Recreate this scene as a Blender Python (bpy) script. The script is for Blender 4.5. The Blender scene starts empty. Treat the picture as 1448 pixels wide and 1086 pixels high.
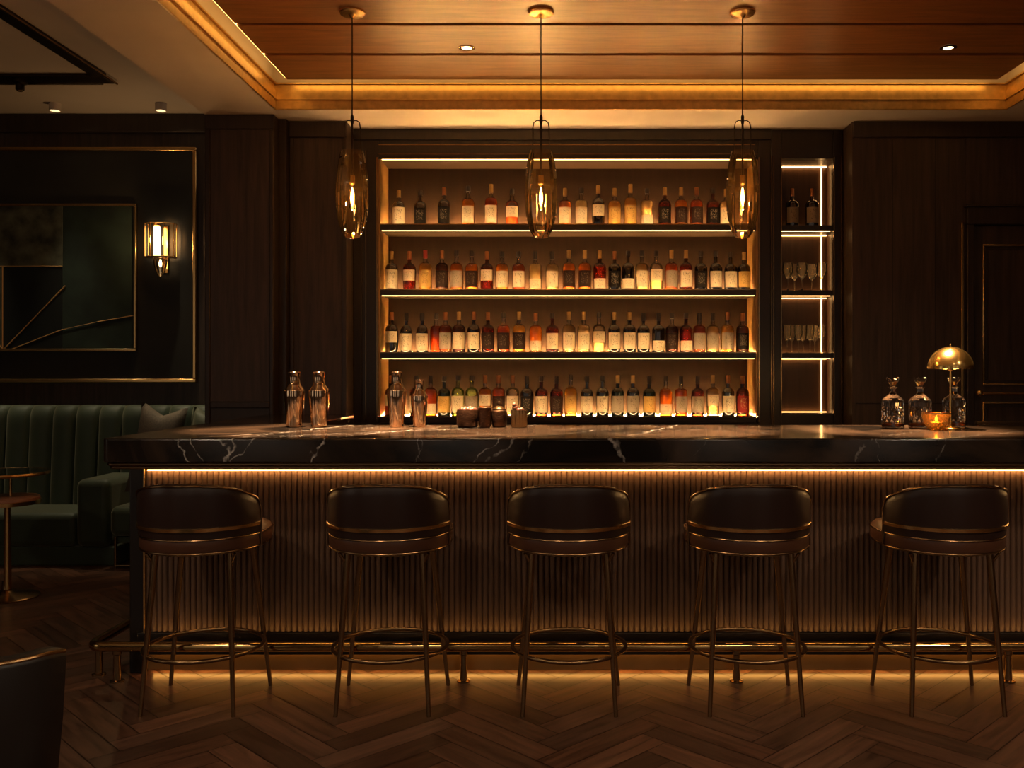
import bpy, bmesh, math, random
from mathutils import Vector, Matrix
random.seed(7)
PI = math.pi
SC = bpy.context.scene
COL = SC.collection

# ------------------------------------------------------------------ materials
def new_mat(name):
    m = bpy.data.materials.new(name); m.use_nodes = True
    nt = m.node_tree; nt.nodes.clear()
    out = nt.nodes.new('ShaderNodeOutputMaterial')
    return m, nt, out

def N(nt, typ, **kw):
    n = nt.nodes.new(typ)
    for k, v in kw.items():
        setattr(n, k, v)
    return n

def prin(nt, out, col=(.5, .5, .5), rough=.5, metal=0, coat=0, sheen=0, spec=.5, coat_rough=.1):
    b = N(nt, 'ShaderNodeBsdfPrincipled')
    b.inputs['Base Color'].default_value = (*col, 1)
    b.inputs['Roughness'].default_value = rough
    b.inputs['Metallic'].default_value = metal
    b.inputs['Coat Weight'].default_value = coat
    b.inputs['Coat Roughness'].default_value = coat_rough
    b.inputs['Sheen Weight'].default_value = sheen
    b.inputs['Sheen Tint'].default_value = (1, .92, .66, 1)
    b.inputs['Specular IOR Level'].default_value = spec
    nt.links.new(b.outputs[0], out.inputs[0])
    return b

def simple(name, col, rough=.5, metal=0, bump=0, bscale=60, vary=0, **kw):
    m, nt, out = new_mat(name)
    b = prin(nt, out, col, rough, metal, **kw)
    if bump or vary:
        tc = N(nt, 'ShaderNodeTexCoord')
        nz = N(nt, 'ShaderNodeTexNoise'); nz.inputs['Scale'].default_value = bscale; nz.inputs['Detail'].default_value = 4
        nt.links.new(tc.outputs['Object'], nz.inputs['Vector'])
        if bump:
            bp = N(nt, 'ShaderNodeBump'); bp.inputs['Strength'].default_value = bump; bp.inputs['Distance'].default_value = .004
            nt.links.new(nz.outputs['Fac'], bp.inputs['Height']); nt.links.new(bp.outputs[0], b.inputs['Normal'])
        if vary:
            rp = N(nt, 'ShaderNodeValToRGB')
            rp.color_ramp.elements[0].position = .3; rp.color_ramp.elements[1].position = .7
            rp.color_ramp.elements[0].color = (*[c*(1-vary) for c in col], 1)
            rp.color_ramp.elements[1].color = (*[min(1, c*(1+vary)) for c in col], 1)
            nt.links.new(nz.outputs['Fac'], rp.inputs[0]); nt.links.new(rp.outputs[0], b.inputs['Base Color'])
    return m

def wood(name, c1, c2, rough=.4, stretch=(18, 18, 1.1), coat=0, spec=.5, bump=.12):
    m, nt, out = new_mat(name)
    b = prin(nt, out, c1, rough, coat=coat, spec=spec)
    tc = N(nt, 'ShaderNodeTexCoord'); mp = N(nt, 'ShaderNodeMapping'); mp.inputs['Scale'].default_value = stretch
    nz = N(nt, 'ShaderNodeTexNoise'); nz.inputs['Scale'].default_value = 1.6; nz.inputs['Detail'].default_value = 7; nz.inputs['Roughness'].default_value = .65
    nz.inputs['Distortion'].default_value = .6
    rp = N(nt, 'ShaderNodeValToRGB')
    rp.color_ramp.elements[0].position = .32; rp.color_ramp.elements[1].position = .72
    rp.color_ramp.elements[0].color = (*c1, 1); rp.color_ramp.elements[1].color = (*c2, 1)
    bp = N(nt, 'ShaderNodeBump'); bp.inputs['Strength'].default_value = bump; bp.inputs['Distance'].default_value = .003
    L = nt.links.new
    L(tc.outputs['Object'], mp.inputs[0]); L(mp.outputs[0], nz.inputs['Vector']); L(nz.outputs['Fac'], rp.inputs[0])
    L(rp.outputs[0], b.inputs['Base Color']); L(nz.outputs['Fac'], bp.inputs['Height']); L(bp.outputs[0], b.inputs['Normal'])
    return m

def emit(name, col, strength):
    m, nt, out = new_mat(name)
    e = N(nt, 'ShaderNodeEmission'); e.inputs[0].default_value = (*col, 1); e.inputs[1].default_value = strength
    nt.links.new(e.outputs[0], out.inputs[0])
    return m

def thin_glass(name, tint=(1, 1, 1), rough=.02, ior=1.5, refl=1.0, bump=0, bscale=80, trans=0.0, tcol=None, add=False):
    """clear glass: light goes straight through with the tint, the surface mirrors by Fresnel; trans adds cloudy scattering of light through it"""
    m, nt, out = new_mat(name)
    L = nt.links.new
    tr = N(nt, 'ShaderNodeBsdfTransparent'); tr.inputs[0].default_value = (*tint, 1)
    gl = N(nt, 'ShaderNodeBsdfGlossy'); gl.inputs['Roughness'].default_value = rough; gl.inputs[0].default_value = (refl, refl, refl, 1)
    fr = N(nt, 'ShaderNodeFresnel'); fr.inputs[0].default_value = ior
    mx = N(nt, 'ShaderNodeMixShader')
    base = tr.outputs[0]
    if trans:
        tl = N(nt, 'ShaderNodeBsdfTranslucent'); tl.inputs[0].default_value = (*(tcol or tint), 1)
        m2 = N(nt, 'ShaderNodeMixShader'); m2.inputs[0].default_value = trans
        L(tr.outputs[0], m2.inputs[1]); L(tl.outputs[0], m2.inputs[2]); base = m2.outputs[0]
    if add:                                   # very clear thin glass: the scatter of its cut edges and the mirror sheen come on top of what is seen through it
        a1 = N(nt, 'ShaderNodeAddShader'); tl = N(nt, 'ShaderNodeBsdfTranslucent'); tl.inputs[0].default_value = tuple(c*add for c in (tcol or tint))+(1,)
        L(tr.outputs[0], a1.inputs[0]); L(tl.outputs[0], a1.inputs[1]); base = a1.outputs[0]
    L(fr.outputs[0], mx.inputs[0]); L(base, mx.inputs[1]); L(gl.outputs[0], mx.inputs[2]); L(mx.outputs[0], out.inputs[0])
    if bump:
        tc = N(nt, 'ShaderNodeTexCoord'); nz = N(nt, 'ShaderNodeTexVoronoi'); nz.inputs['Scale'].default_value = bscale
        bp = N(nt, 'ShaderNodeBump'); bp.inputs['Strength'].default_value = bump; bp.inputs['Distance'].default_value = .004
        L(tc.outputs['Object'], nz.inputs['Vector']); L(nz.outputs['Distance'], bp.inputs['Height'])
        L(bp.outputs[0], gl.inputs['Normal']); L(bp.outputs[0], fr.inputs['Normal'])
    return m

WARM = (1.0, .56, .19)
AMBER = (1.0, .47, .10)
M = {}
M['wall'] = wood('dark_stained_wood', (.034, .021, .0145), (.088, .053, .036), rough=.42)
M['wall_frame'] = wood('dark_stained_wood_frame', (.026, .0165, .012), (.050, .031, .022), rough=.36)
M['wall_panel'] = simple('dark_green_charcoal_panel', (.026, .024, .019), .55, vary=.25, bscale=3)
M['unit'] = wood('shelving_wood', (.014, .0085, .006), (.026, .015, .010), rough=.34)
M['niche'] = wood('niche_back_wood', (.0095, .0046, .0026), (.017, .0082, .0045), rough=.6, spec=.15)
M['ceiling_wood'] = wood('polished_ceiling_wood', (.15, .060, .021), (.31, .125, .042), rough=.33, stretch=(1.6, 14, 14), bump=.05)
M['groove'] = simple('dark_groove', (.012, .007, .005), .4)
M['plaster'] = simple('taupe_plaster', (.68, .58, .48), .85, vary=.05, bscale=2)
M['gold_leaf'] = simple('brushed_gold_fascia', (.66, .42, .15), .36, .85, bump=.25, bscale=25, vary=.15)
M['brass'] = simple('brass', (.78, .50, .20), .24, 1)
M['brass_polished'] = simple('polished_brass', (.88, .58, .20), .2, 1)
M['rail_brass'] = simple('rail_brass', (.52, .34, .13), .14, 1)
M['bronze'] = simple('aged_bronze', (.30, .19, .095), .24, 1)
M['bronze_panel'] = simple('satin_bronze_panel', (.42, .24, .09), .38, .85, vary=.1, bscale=8)
M['dark_metal'] = simple('dark_bronze', (.05, .036, .026), .35, 1)
M['trim_metal'] = simple('bronze_counter_trim', (.28, .18, .10), .28, 1)
M['rose_steel'] = simple('rose_gold_steel', (.66, .47, .31), .10, 1)
M['leather'] = simple('oxblood_black_leather', (.026, .0125, .0095), .34, bump=.10, bscale=260, spec=.5)
M['leather_seat'] = simple('brown_leather', (.085, .034, .018), .36, bump=.10, bscale=260)
M['leather_black'] = simple('black_leather', (.012, .009, .008), .42, bump=.1, bscale=200)
M['flute'] = wood('fluted_walnut', (.125, .074, .048), (.19, .112, .074), rough=.42, stretch=(10, 10, 1.0), bump=.04)
M['ledge'] = simple('dark_lacquer', (.012, .009, .008), .3)
M['velvet'] = simple('green_velvet', (.018, .036, .020), .6, vary=.15, bscale=12, sheen=.32)
M['velvet_cushion'] = simple('olive_velvet', (.045, .055, .030), .65, vary=.15, bscale=12, sheen=.32)
M['beige'] = simple('beige_linen', (.12, .092, .066), .8, bump=.3, bscale=90, vary=.2)
M['pink_stone'] = simple('salmon_stone', (.40, .20, .13), .4, vary=.1, bscale=10)
M['glass'] = thin_glass('clear_glass', (.95, .95, .93))
def solid_glass(name, col, rough=0.0, ior=1.5):
    m, nt, out = new_mat(name)
    b = prin(nt, out, col, rough); b.inputs['Transmission Weight'].default_value = 1; b.inputs['IOR'].default_value = ior
    return m
M['wine_glass'] = thin_glass('wine_glass', (.97, .96, .93), ior=1.3, tcol=(1, .9, .75), add=.10)
M['amber_glass'] = thin_glass('amber_smoked_glass', (.93, .83, .66), ior=1.75, rough=.03, trans=.004, tcol=(1, .6, .25))
M['sconce_glass'] = thin_glass('sconce_glass', (.84, .72, .58), ior=1.4, rough=.0)
M['table_glass'] = thin_glass('smoked_table_glass', (.42, .42, .38), ior=1.7)
M['cut_glass'] = solid_glass('cut_crystal', (.97, .96, .93), 0, 1.5)
M['bulb_glass'] = thin_glass('bulb_glass', (1, .88, .62), ior=1.45)
M['votive_glass'] = thin_glass('amber_votive_glass', (.85, .50, .15), ior=1.7, bump=.8, bscale=110, rough=.06, trans=.10, tcol=(.9, .5, .14))
M['copper_hammered'] = simple('hammered_dark_copper', (.085, .042, .024), .26, .8, bump=1.0, bscale=130)
M['ribbed_pewter'] = simple('ribbed_dark_brass', (.30, .20, .10), .25, 1)
M['garnish'] = simple('dark_garnish', (.10, .035, .02), .4, vary=.4, bscale=60)
M['led_shelf'] = emit('shelf_led', (1.0, .58, .22), 9)
M['led_front'] = emit('front_shelf_led', (1.0, .60, .25), 70)
M['led_rear'] = emit('rear_shelf_led', (1.0, .50, .15), 800)
M['led_cabinet'] = emit('cabinet_led', (1.0, .52, .17), 9)
M['cabinet_back'] = wood('cabinet_back_wood', (.07, .034, .018), (.11, .054, .029), rough=.4)
M['led_bar'] = emit('bar_led', (1.0, .52, .17), 13.0)
M['led_bar_boost'] = emit('bar_led_boost', (1.0, .52, .17), 45.0)
M['led_toe'] = emit('toe_led', AMBER, 8)
M['led_plinth'] = emit('plinth_led', AMBER, 5.5)
M['led_ledge'] = emit('ledge_led', AMBER, 4)
M['led_cove'] = emit('cove_led', (1.0, .52, .13), 5.2)
M['filament'] = emit('glowing_filament', (1.0, .60, .22), 60)
M['sconce_tube'] = emit('frosted_lamp_tube', (1.0, .74, .42), 7.0)
M['downlight'] = emit('downlight_lens', (1.0, .78, .48), 14)
M['bulb'] = emit('lamp_bulb', (1.0, .66, .30), 25)
M['flame'] = emit('candle_flame', (1.0, .60, .2), 25)
M['wax'] = simple('candle_wax', (.8, .66, .45), .5)
M['gold_line'] = simple('gold_line', (.70, .43, .17), .45, .5)
M['art_green'] = simple('art_dark_green', (.017, .030, .022), .6, vary=.5, bscale=4)
M['art_grey'] = simple('art_mottled_grey_green', (.085, .088, .058), .6, vary=.7, bscale=9)
M['art_black'] = simple('art_black_green', (.005, .008, .007), .6, vary=.4, bscale=5)

def floor_mat():
    m, nt, out = new_mat('herringbone_oak'); L = nt.links.new
    b = prin(nt, out, (.1, .05, .03), .27, spec=.5)
    uv = N(nt, 'ShaderNodeUVMap'); uv.uv_map = 'UVMap'
    mp = N(nt, 'ShaderNodeMapping'); mp.inputs['Scale'].default_value = (2.2, 26, 1)
    nz = N(nt, 'ShaderNodeTexNoise'); nz.inputs['Scale'].default_value = 1.5; nz.inputs['Detail'].default_value = 6; nz.inputs['Distortion'].default_value = .8
    rp = N(nt, 'ShaderNodeValToRGB')
    rp.color_ramp.elements[0].position = .3; rp.color_ramp.elements[1].position = .75
    rp.color_ramp.elements[0].color = (.050, .023, .014, 1); rp.color_ramp.elements[1].color = (.155, .073, .044, 1)
    at = N(nt, 'ShaderNodeAttribute'); at.attribute_name = 'plank'
    mul = N(nt, 'ShaderNodeMixRGB'); mul.blend_type = 'MULTIPLY'; mul.inputs[0].default_value = 1
    L(uv.outputs[0], mp.inputs[0]); L(mp.outputs[0], nz.inputs['Vector']); L(nz.outputs['Fac'], rp.inputs[0])
    L(rp.outputs[0], mul.inputs[1]); L(at.outputs['Color'], mul.inputs[2]); L(mul.outputs[0], b.inputs['Base Color'])
    mr = N(nt, 'ShaderNodeMapRange'); mr.inputs[3].default_value = .24; mr.inputs[4].default_value = .42
    L(nz.outputs['Fac'], mr.inputs[0]); L(mr.outputs[0], b.inputs['Roughness'])
    bp = N(nt, 'ShaderNodeBump'); bp.inputs['Strength'].default_value = .15; bp.inputs['Distance'].default_value = .002
    L(nz.outputs['Fac'], bp.inputs['Height']); L(bp.outputs[0], b.inputs['Normal'])
    return m
M['floor'] = floor_mat()

def marble_mat():
    m, nt, out = new_mat('black_brown_marble'); L = nt.links.new
    b = prin(nt, out, (.01, .009, .008), .17, spec=.5)
    tc = N(nt, 'ShaderNodeTexCoord')
    nz = N(nt, 'ShaderNodeTexNoise'); nz.inputs['Scale'].default_value = 9; nz.inputs['Detail'].default_value = 5
    L(tc.outputs['Object'], nz.inputs['Vector'])
    sep = N(nt, 'ShaderNodeSeparateXYZ'); L(tc.outputs['Object'], sep.inputs[0])
    nz2 = N(nt, 'ShaderNodeTexNoise'); nz2.inputs['Scale'].default_value = 30; nz2.inputs['Detail'].default_value = 3
    L(tc.outputs['Object'], nz2.inputs['Vector'])
    def mth(op, a, bb=None, clamp=False):
        n = N(nt, 'ShaderNodeMath', operation=op, use_clamp=clamp)
        for i, v in enumerate((a, bb)):
            if v is None: continue
            if isinstance(v, (int, float)): n.inputs[i].default_value = v
            else: L(v, n.inputs[i])
        return n.outputs[0]
    warp = mth('ADD', mth('MULTIPLY', mth('SUBTRACT', nz.outputs['Fac'], .5), .16), mth('MULTIPLY', mth('SUBTRACT', nz2.outputs['Fac'], .5), .03))
    total = None
    # each vein runs through the slab: (x at the top of the front edge, lean with height, lean with depth, half width, strength)
    for (x0, kz, ky, w, s) in ((-1.60, -.45, .9, .006, .8), (-1.545, -.5, .6, .005, .7), (-1.43, -.6, 1.4, .007, .9), (-1.37, .25, .3, .008, .9), (-1.27, 1.0, 1.2, .006, .85),
                               (-.985, .35, .5, .0075, 1), (-.60, -.3, 1.0, .004, .35), (-.56, .3, -.7, .004, .3), (-.245, 1.1, 1.5, .007, .6), (-.19, 1.0, .7, .007, .5), (-.13, .5, -.6, .005, .4),
                               (.235, -.25, .4, .009, .75), (.62, .9, .8, .004, .2), (1.28, .4, -1, .006, .35), (1.31, -.3, .8, .004, .3), (1.60, .3, 1.2, .006, .35), (2.1, .4, .9, .006, .4)):
        d = mth('ADD', sep.outputs[0], warp)
        d = mth('SUBTRACT', d, x0)
        d = mth('SUBTRACT', d, mth('MULTIPLY', mth('SUBTRACT', sep.outputs[2], 1.09), kz))
        d = mth('SUBTRACT', d, mth('MULTIPLY', mth('SUBTRACT', sep.outputs[1], 3.824), ky))
        a = mth('ABSOLUTE', d)
        v = mth('MULTIPLY', mth('SUBTRACT', 1.0, mth('DIVIDE', a, w), True), s)
        total = v if total is None else mth('MAXIMUM', total, v)
    brk = N(nt, 'ShaderNodeMapRange'); brk.inputs[1].default_value = .38; brk.inputs[2].default_value = .6
    L(nz2.outputs['Fac'], brk.inputs[0])
    total = mth('MULTIPLY', total, brk.outputs[0])
    cl = N(nt, 'ShaderNodeTexNoise'); cl.inputs['Scale'].default_value = 2.4; cl.inputs['Detail'].default_value = 6; cl.inputs['Distortion'].default_value = 1.2
    L(tc.outputs['Object'], cl.inputs['Vector'])
    rp = N(nt, 'ShaderNodeValToRGB')
    rp.color_ramp.elements[0].position = .40; rp.color_ramp.elements[1].position = .70
    rp.color_ramp.elements[0].color = (.0065, .005, .0042, 1); rp.color_ramp.elements[1].color = (.062, .038, .024, 1)
    L(cl.outputs['Fac'], rp.inputs[0])
    mx = N(nt, 'ShaderNodeMixRGB'); mx.inputs[2].default_value = (.75, .69, .62, 1)
    L(total, mx.inputs[0]); L(rp.outputs[0], mx.inputs[1]); L(mx.outputs[0], b.inputs['Base Color'])
    bp = N(nt, 'ShaderNodeBump'); bp.inputs['Strength'].default_value = .06; bp.inputs['Distance'].default_value = .004
    L(nz.outputs['Fac'], bp.inputs['Height']); L(bp.outputs[0], b.inputs['Normal'])
    return m
M['marble'] = marble_mat()

# bottle materials
M['b_clear'] = thin_glass('bottle_clear', (.98, .96, .92), ior=1.55)
M['b_red'] = thin_glass('bottle_dark_red', (.30, .075, .035), ior=1.5, trans=.18, tcol=(.26, .045, .015))
M['b_dark'] = simple('bottle_black_glass', (.006, .003, .0022), .06, spec=.8, coat=1.0, coat_rough=.05)
M['b_green'] = thin_glass('bottle_green', (.62, .72, .38), ior=1.5, trans=.15)
M['b_darkgreen'] = simple('bottle_dark_green_glass', (.008, .014, .007), .10, spec=.6)
def liquid(name, tint, tcol, t=.5):
    m = thin_glass(name, tint, ior=1.33, trans=t, tcol=tcol)      # spirits also scatter some of the light back
    nt = m.node_tree; tl = next(n for n in nt.nodes if n.type == 'BSDF_TRANSLUCENT'); to = tl.outputs[0].links[0].to_socket
    df = N(nt, 'ShaderNodeBsdfDiffuse'); df.inputs[0].default_value = tuple(c*.38 for c in tcol)+(1,)
    ad = N(nt, 'ShaderNodeAddShader')
    nt.links.new(tl.outputs[0], ad.inputs[0]); nt.links.new(df.outputs[0], ad.inputs[1]); nt.links.new(ad.outputs[0], to)
    return m
M['l_amber'] = liquid('whisky_amber', (.78, .38, .09), (.90, .36, .05), .5)
M['l_gold'] = liquid('whisky_gold', (.90, .60, .18), (.92, .52, .09), .6)
M['l_orange'] = liquid('whisky_red_amber', (.66, .22, .05), (.80, .19, .035), .45)
M['l_pale'] = liquid('spirit_pale', (.95, .82, .54), (.95, .78, .46), .3)
M['l_green'] = liquid('spirit_green', (.55, .60, .20), (.6, .66, .22), .4)
M['l_purple'] = liquid('cordial_dark', (.22, .07, .05), (.30, .08, .05), .35)

def label_mat(name, paper, ink, style):
    m, nt, out = new_mat(name); L = nt.links.new
    b = prin(nt, out, paper, .7, spec=.15)
    uv = N(nt, 'ShaderNodeUVMap'); uv.uv_map = 'UVMap'
    mp = N(nt, 'ShaderNodeMapping'); mp.inputs['Scale'].default_value = (15, 9 if style != 'script' else 11, 1)
    oi = N(nt, 'ShaderNodeObjectInfo')
    ad = N(nt, 'ShaderNodeVectorMath', operation='ADD')
    L(uv.outputs[0], mp.inputs[0]); L(mp.outputs[0], ad.inputs[0]); L(oi.outputs['Random'], ad.inputs[1])
    nz = N(nt, 'ShaderNodeTexNoise'); nz.inputs['Scale'].default_value = 1.4; nz.inputs['Detail'].default_value = 3
    L(ad.outputs[0], nz.inputs['Vector'])
    mr = N(nt, 'ShaderNodeMapRange'); mr.inputs[1].default_value = .56 if style != 'script' else .52; mr.inputs[2].default_value = .62 if style != 'script' else .60
    L(nz.outputs['Fac'], mr.inputs[0])
    # keep the print in the middle of the label
    sp = N(nt, 'ShaderNodeSeparateXYZ'); L(uv.outputs[0], sp.inputs[0])
    def mth(op, a, c):
        n = N(nt, 'ShaderNodeMath', operation=op, use_clamp=op == 'MULTIPLY')
        for i, v in enumerate((a, c)):
            if isinstance(v, (int, float)): n.inputs[i].default_value = v
            else: L(v, n.inputs[i])
        return n.outputs[0]
    cx = mth('LESS_THAN', mth('ABSOLUTE', mth('SUBTRACT', sp.outputs[0], .5), 0), .26)
    cy = mth('LESS_THAN', mth('ABSOLUTE', mth('SUBTRACT', sp.outputs[1], .55), 0), .32)
    f = mth('MULTIPLY', mth('MULTIPLY', cx, cy), mr.outputs[0])
    f = mth('MULTIPLY', f, .75)
    mx = N(nt, 'ShaderNodeMixRGB'); mx.inputs[1].default_value = (*paper, 1); mx.inputs[2].default_value = (*ink, 1)
    L(f, mx.inputs[0]); L(mx.outputs[0], b.inputs['Base Color'])
    return m
M['lab_cream'] = label_mat('label_cream', (.74, .60, .40), (.12, .07, .04), 'print')
M['lab_grey'] = label_mat('label_grey', (.36, .29, .21), (.08, .05, .03), 'print')
M['lab_gold'] = label_mat('label_gold', (.62, .38, .11), (.15, .07, .02), 'print')
M['lab_dark'] = label_mat('label_dark', (.030, .015, .010), (.20, .15, .10), 'print')
M['lab_script'] = label_mat('label_script', (.006, .004, .003), (.26, .21, .15), 'script')
M['lab_red'] = label_mat('label_red', (.30, .03, .025), (.6, .4, .2), 'print')
M['cap_black'] = simple('cap_black', (.015, .011, .010), .35)
M['cap_gold'] = simple('cap_gold', (.62, .40, .15), .3, .9)
M['cap_copper'] = simple('cap_copper', (.42, .18, .075), .3, .9)
M['cap_red'] = simple('cap_red', (.40, .04, .03), .35)

# ------------------------------------------------------------------ mesh helpers
class MB:
    """collects shapes into one mesh"""
    def __init__(self): self.bm = bmesh.new()
    def box(self, x0, x1, y0, y1, z0, z1):
        v = [self.bm.verts.new(p) for p in ((x0, y0, z0), (x1, y0, z0), (x1, y1, z0), (x0, y1, z0), (x0, y0, z1), (x1, y0, z1), (x1, y1, z1), (x0, y1, z1))]
        for f in ((3, 2, 1, 0), (4, 5, 6, 7), (0, 1, 5, 4), (1, 2, 6, 5), (2, 3, 7, 6), (3, 0, 4, 7)):
            self.bm.faces.new([v[i] for i in f])
        return self
    def lathe(self, prof, seg=24, c=(0, 0, 0), cap0=True, cap1=True, sx=1, sy=1):
        rings = []
        for (r, z) in prof:
            if r < 1e-6:
                rings.append([self.bm.verts.new((c[0], c[1], c[2]+z))])
            else:
                rings.append([self.bm.verts.new((c[0]+sx*r*math.cos(2*PI*i/seg), c[1]+sy*r*math.sin(2*PI*i/seg), c[2]+z)) for i in range(seg)])
        for a, b in zip(rings, rings[1:]):
            for i in range(seg):
                j = (i+1) % seg
                if len(a) == 1 and len(b) == 1: continue
                if len(a) == 1: self.bm.faces.new((a[0], b[j], b[i]))
                elif len(b) == 1: self.bm.faces.new((a[i], a[j], b[0]))
                else: self.bm.faces.new((a[i], a[j], b[j], b[i]))
        if cap0 and len(rings[0]) > 1: self.bm.faces.new(rings[0][::-1])
        if cap1 and len(rings[-1]) > 1: self.bm.faces.new(rings[-1])
        return self
    def tube(self, pts, r, seg=10, closed=False, cap=True):
        pts = [Vector(p) for p in pts]; n = len(pts)
        rs = r if isinstance(r, (list, tuple)) else [r]*n
        rings, prev = [], None
        for i, p in enumerate(pts):
            if closed: t = pts[(i+1) % n]-pts[i-1]
            else: t = pts[min(i+1, n-1)]-pts[max(i-1, 0)]
            t.normalize()
            if prev is None:
                ref = Vector((0, 0, 1)) if abs(t.z) < .9 else Vector((1, 0, 0))
                u = t.cross(ref).normalized()
            else:
                u = (prev - t*prev.dot(t)).normalized()
            prev = u
            w = t.cross(u)
            rings.append([self.bm.verts.new(p+(u*math.cos(2*PI*k/seg)+w*math.sin(2*PI*k/seg))*rs[i]) for k in range(seg)])
        pairs = list(zip(rings, rings[1:]))
        if closed: pairs.append((rings[-1], rings[0]))
        for a, b in pairs:
            for k in range(seg):
                self.bm.faces.new((a[k], a[(k+1) % seg], b[(k+1) % seg], b[k]))
        if cap and not closed:
            self.bm.faces.new(rings[0][::-1]); self.bm.faces.new(rings[-1])
        return self
    def prism(self, pts, z0, z1):
        a = [self.bm.verts.new((x, y, z0)) for x, y in pts]; b = [self.bm.verts.new((x, y, z1)) for x, y in pts]
        n = len(pts)
        self.bm.faces.new(a[::-1]); self.bm.faces.new(b)
        for i in range(n): self.bm.faces.new((a[i], a[(i+1) % n], b[(i+1) % n], b[i]))
        return self
    def grid(self, rows, closed_u=False):
        V = [[self.bm.verts.new(p) for p in row] for row in rows]
        for a, b in zip(V, V[1:]):
            n = len(a)
            for i in range(n if closed_u else n-1):
                self.bm.faces.new((a[i], a[(i+1) % n], b[(i+1) % n], b[i]))
        return V
    def ball(self, c, r, seg=12, sx=1, sy=1, sz=1):
        return self.lathe([(r*math.sin(PI*i/8), -r*sz*math.cos(PI*i/8)) for i in range(9)], seg, c, sx=sx, sy=sy)
    def mesh(self, name, mat, smooth=True, angle=38, fix=True):
        if fix: bmesh.ops.recalc_face_normals(self.bm, faces=self.bm.faces[:])
        me = bpy.data.meshes.new(name); self.bm.to_mesh(me); self.bm.free()
        if mat is not None: me.materials.append(M[mat] if isinstance(mat, str) else mat)
        if smooth:
            for p in me.polygons: p.use_smooth = True
            me.set_sharp_from_angle(angle=math.radians(angle))
        return me
    def build(self, name, mat, parent=None, bevel=0, smooth=True, angle=38, loc=None, seg=2):
        o = bpy.data.objects.new(name, self.mesh(name, mat, smooth, angle)); COL.objects.link(o)
        if parent is not None: o.parent = parent
        if loc is not None: o.location = loc
        if bevel:
            md = o.modifiers.new('bevel', 'BEVEL'); md.width = bevel; md.segments = seg; md.limit_method = 'ANGLE'; md.angle_limit = math.radians(50)
        return o

def tag(o, label=None, cat=None, group=None, kind=None):
    if label: o['label'] = label
    if cat: o['category'] = cat
    if group: o['group'] = group
    if kind: o['kind'] = kind
    return o
def thing(name, label, cat, loc=(0, 0, 0), rz=0, group=None):
    o = bpy.data.objects.new(name, None); COL.objects.link(o)
    o.location = loc; o.rotation_euler = (0, 0, rz); o.empty_display_size = .1
    return tag(o, label, cat, group)
def struct(o, label=None): return tag(o, label, None, None, 'structure')
def copy_thing(root, loc, label, rz=None):
    r = root.copy(); COL.objects.link(r); r.location = loc
    if rz is not None: r.rotation_euler = (0, 0, rz)
    r['label'] = label
    for ch in list(root.children):
        c = ch.copy(); COL.objects.link(c); c.parent = r
        for g in list(ch.children):
            d = g.copy(); COL.objects.link(d); d.parent = c
    return r
def frame_bars(mb, x0, x1, z0, z1, w, y0, y1):
    """a rectangular moulding lying on a wall that faces the camera"""
    mb.box(x0, x1, y0, y1, z1-w, z1); mb.box(x0, x1, y0, y1, z0, z0+w)
    mb.box(x0, x0+w, y0, y1, z0+w, z1-w); mb.box(x1-w, x1, y0, y1, z0+w, z1-w)
    return mb
F, CX, CY, EYE = 1300.0, 790.0, 525.0, 1.37
def PX(px, d): return (px-CX)*d/F            # photo column -> metres at depth d
def PZ(py, d): return EYE-(py-CY)*d/F
ORD = ['', 'first', 'second', 'third', 'fourth', 'fifth', 'sixth', 'seventh', 'eighth', 'ninth', 'tenth', 'eleventh', 'twelfth', 'thirteenth']

CEIL, HIGH = 3.045, 3.38
XL, XR, YN = -5.2, 4.0, -1.6                 # left wall, right wall, open end of the room behind the camera

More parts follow.
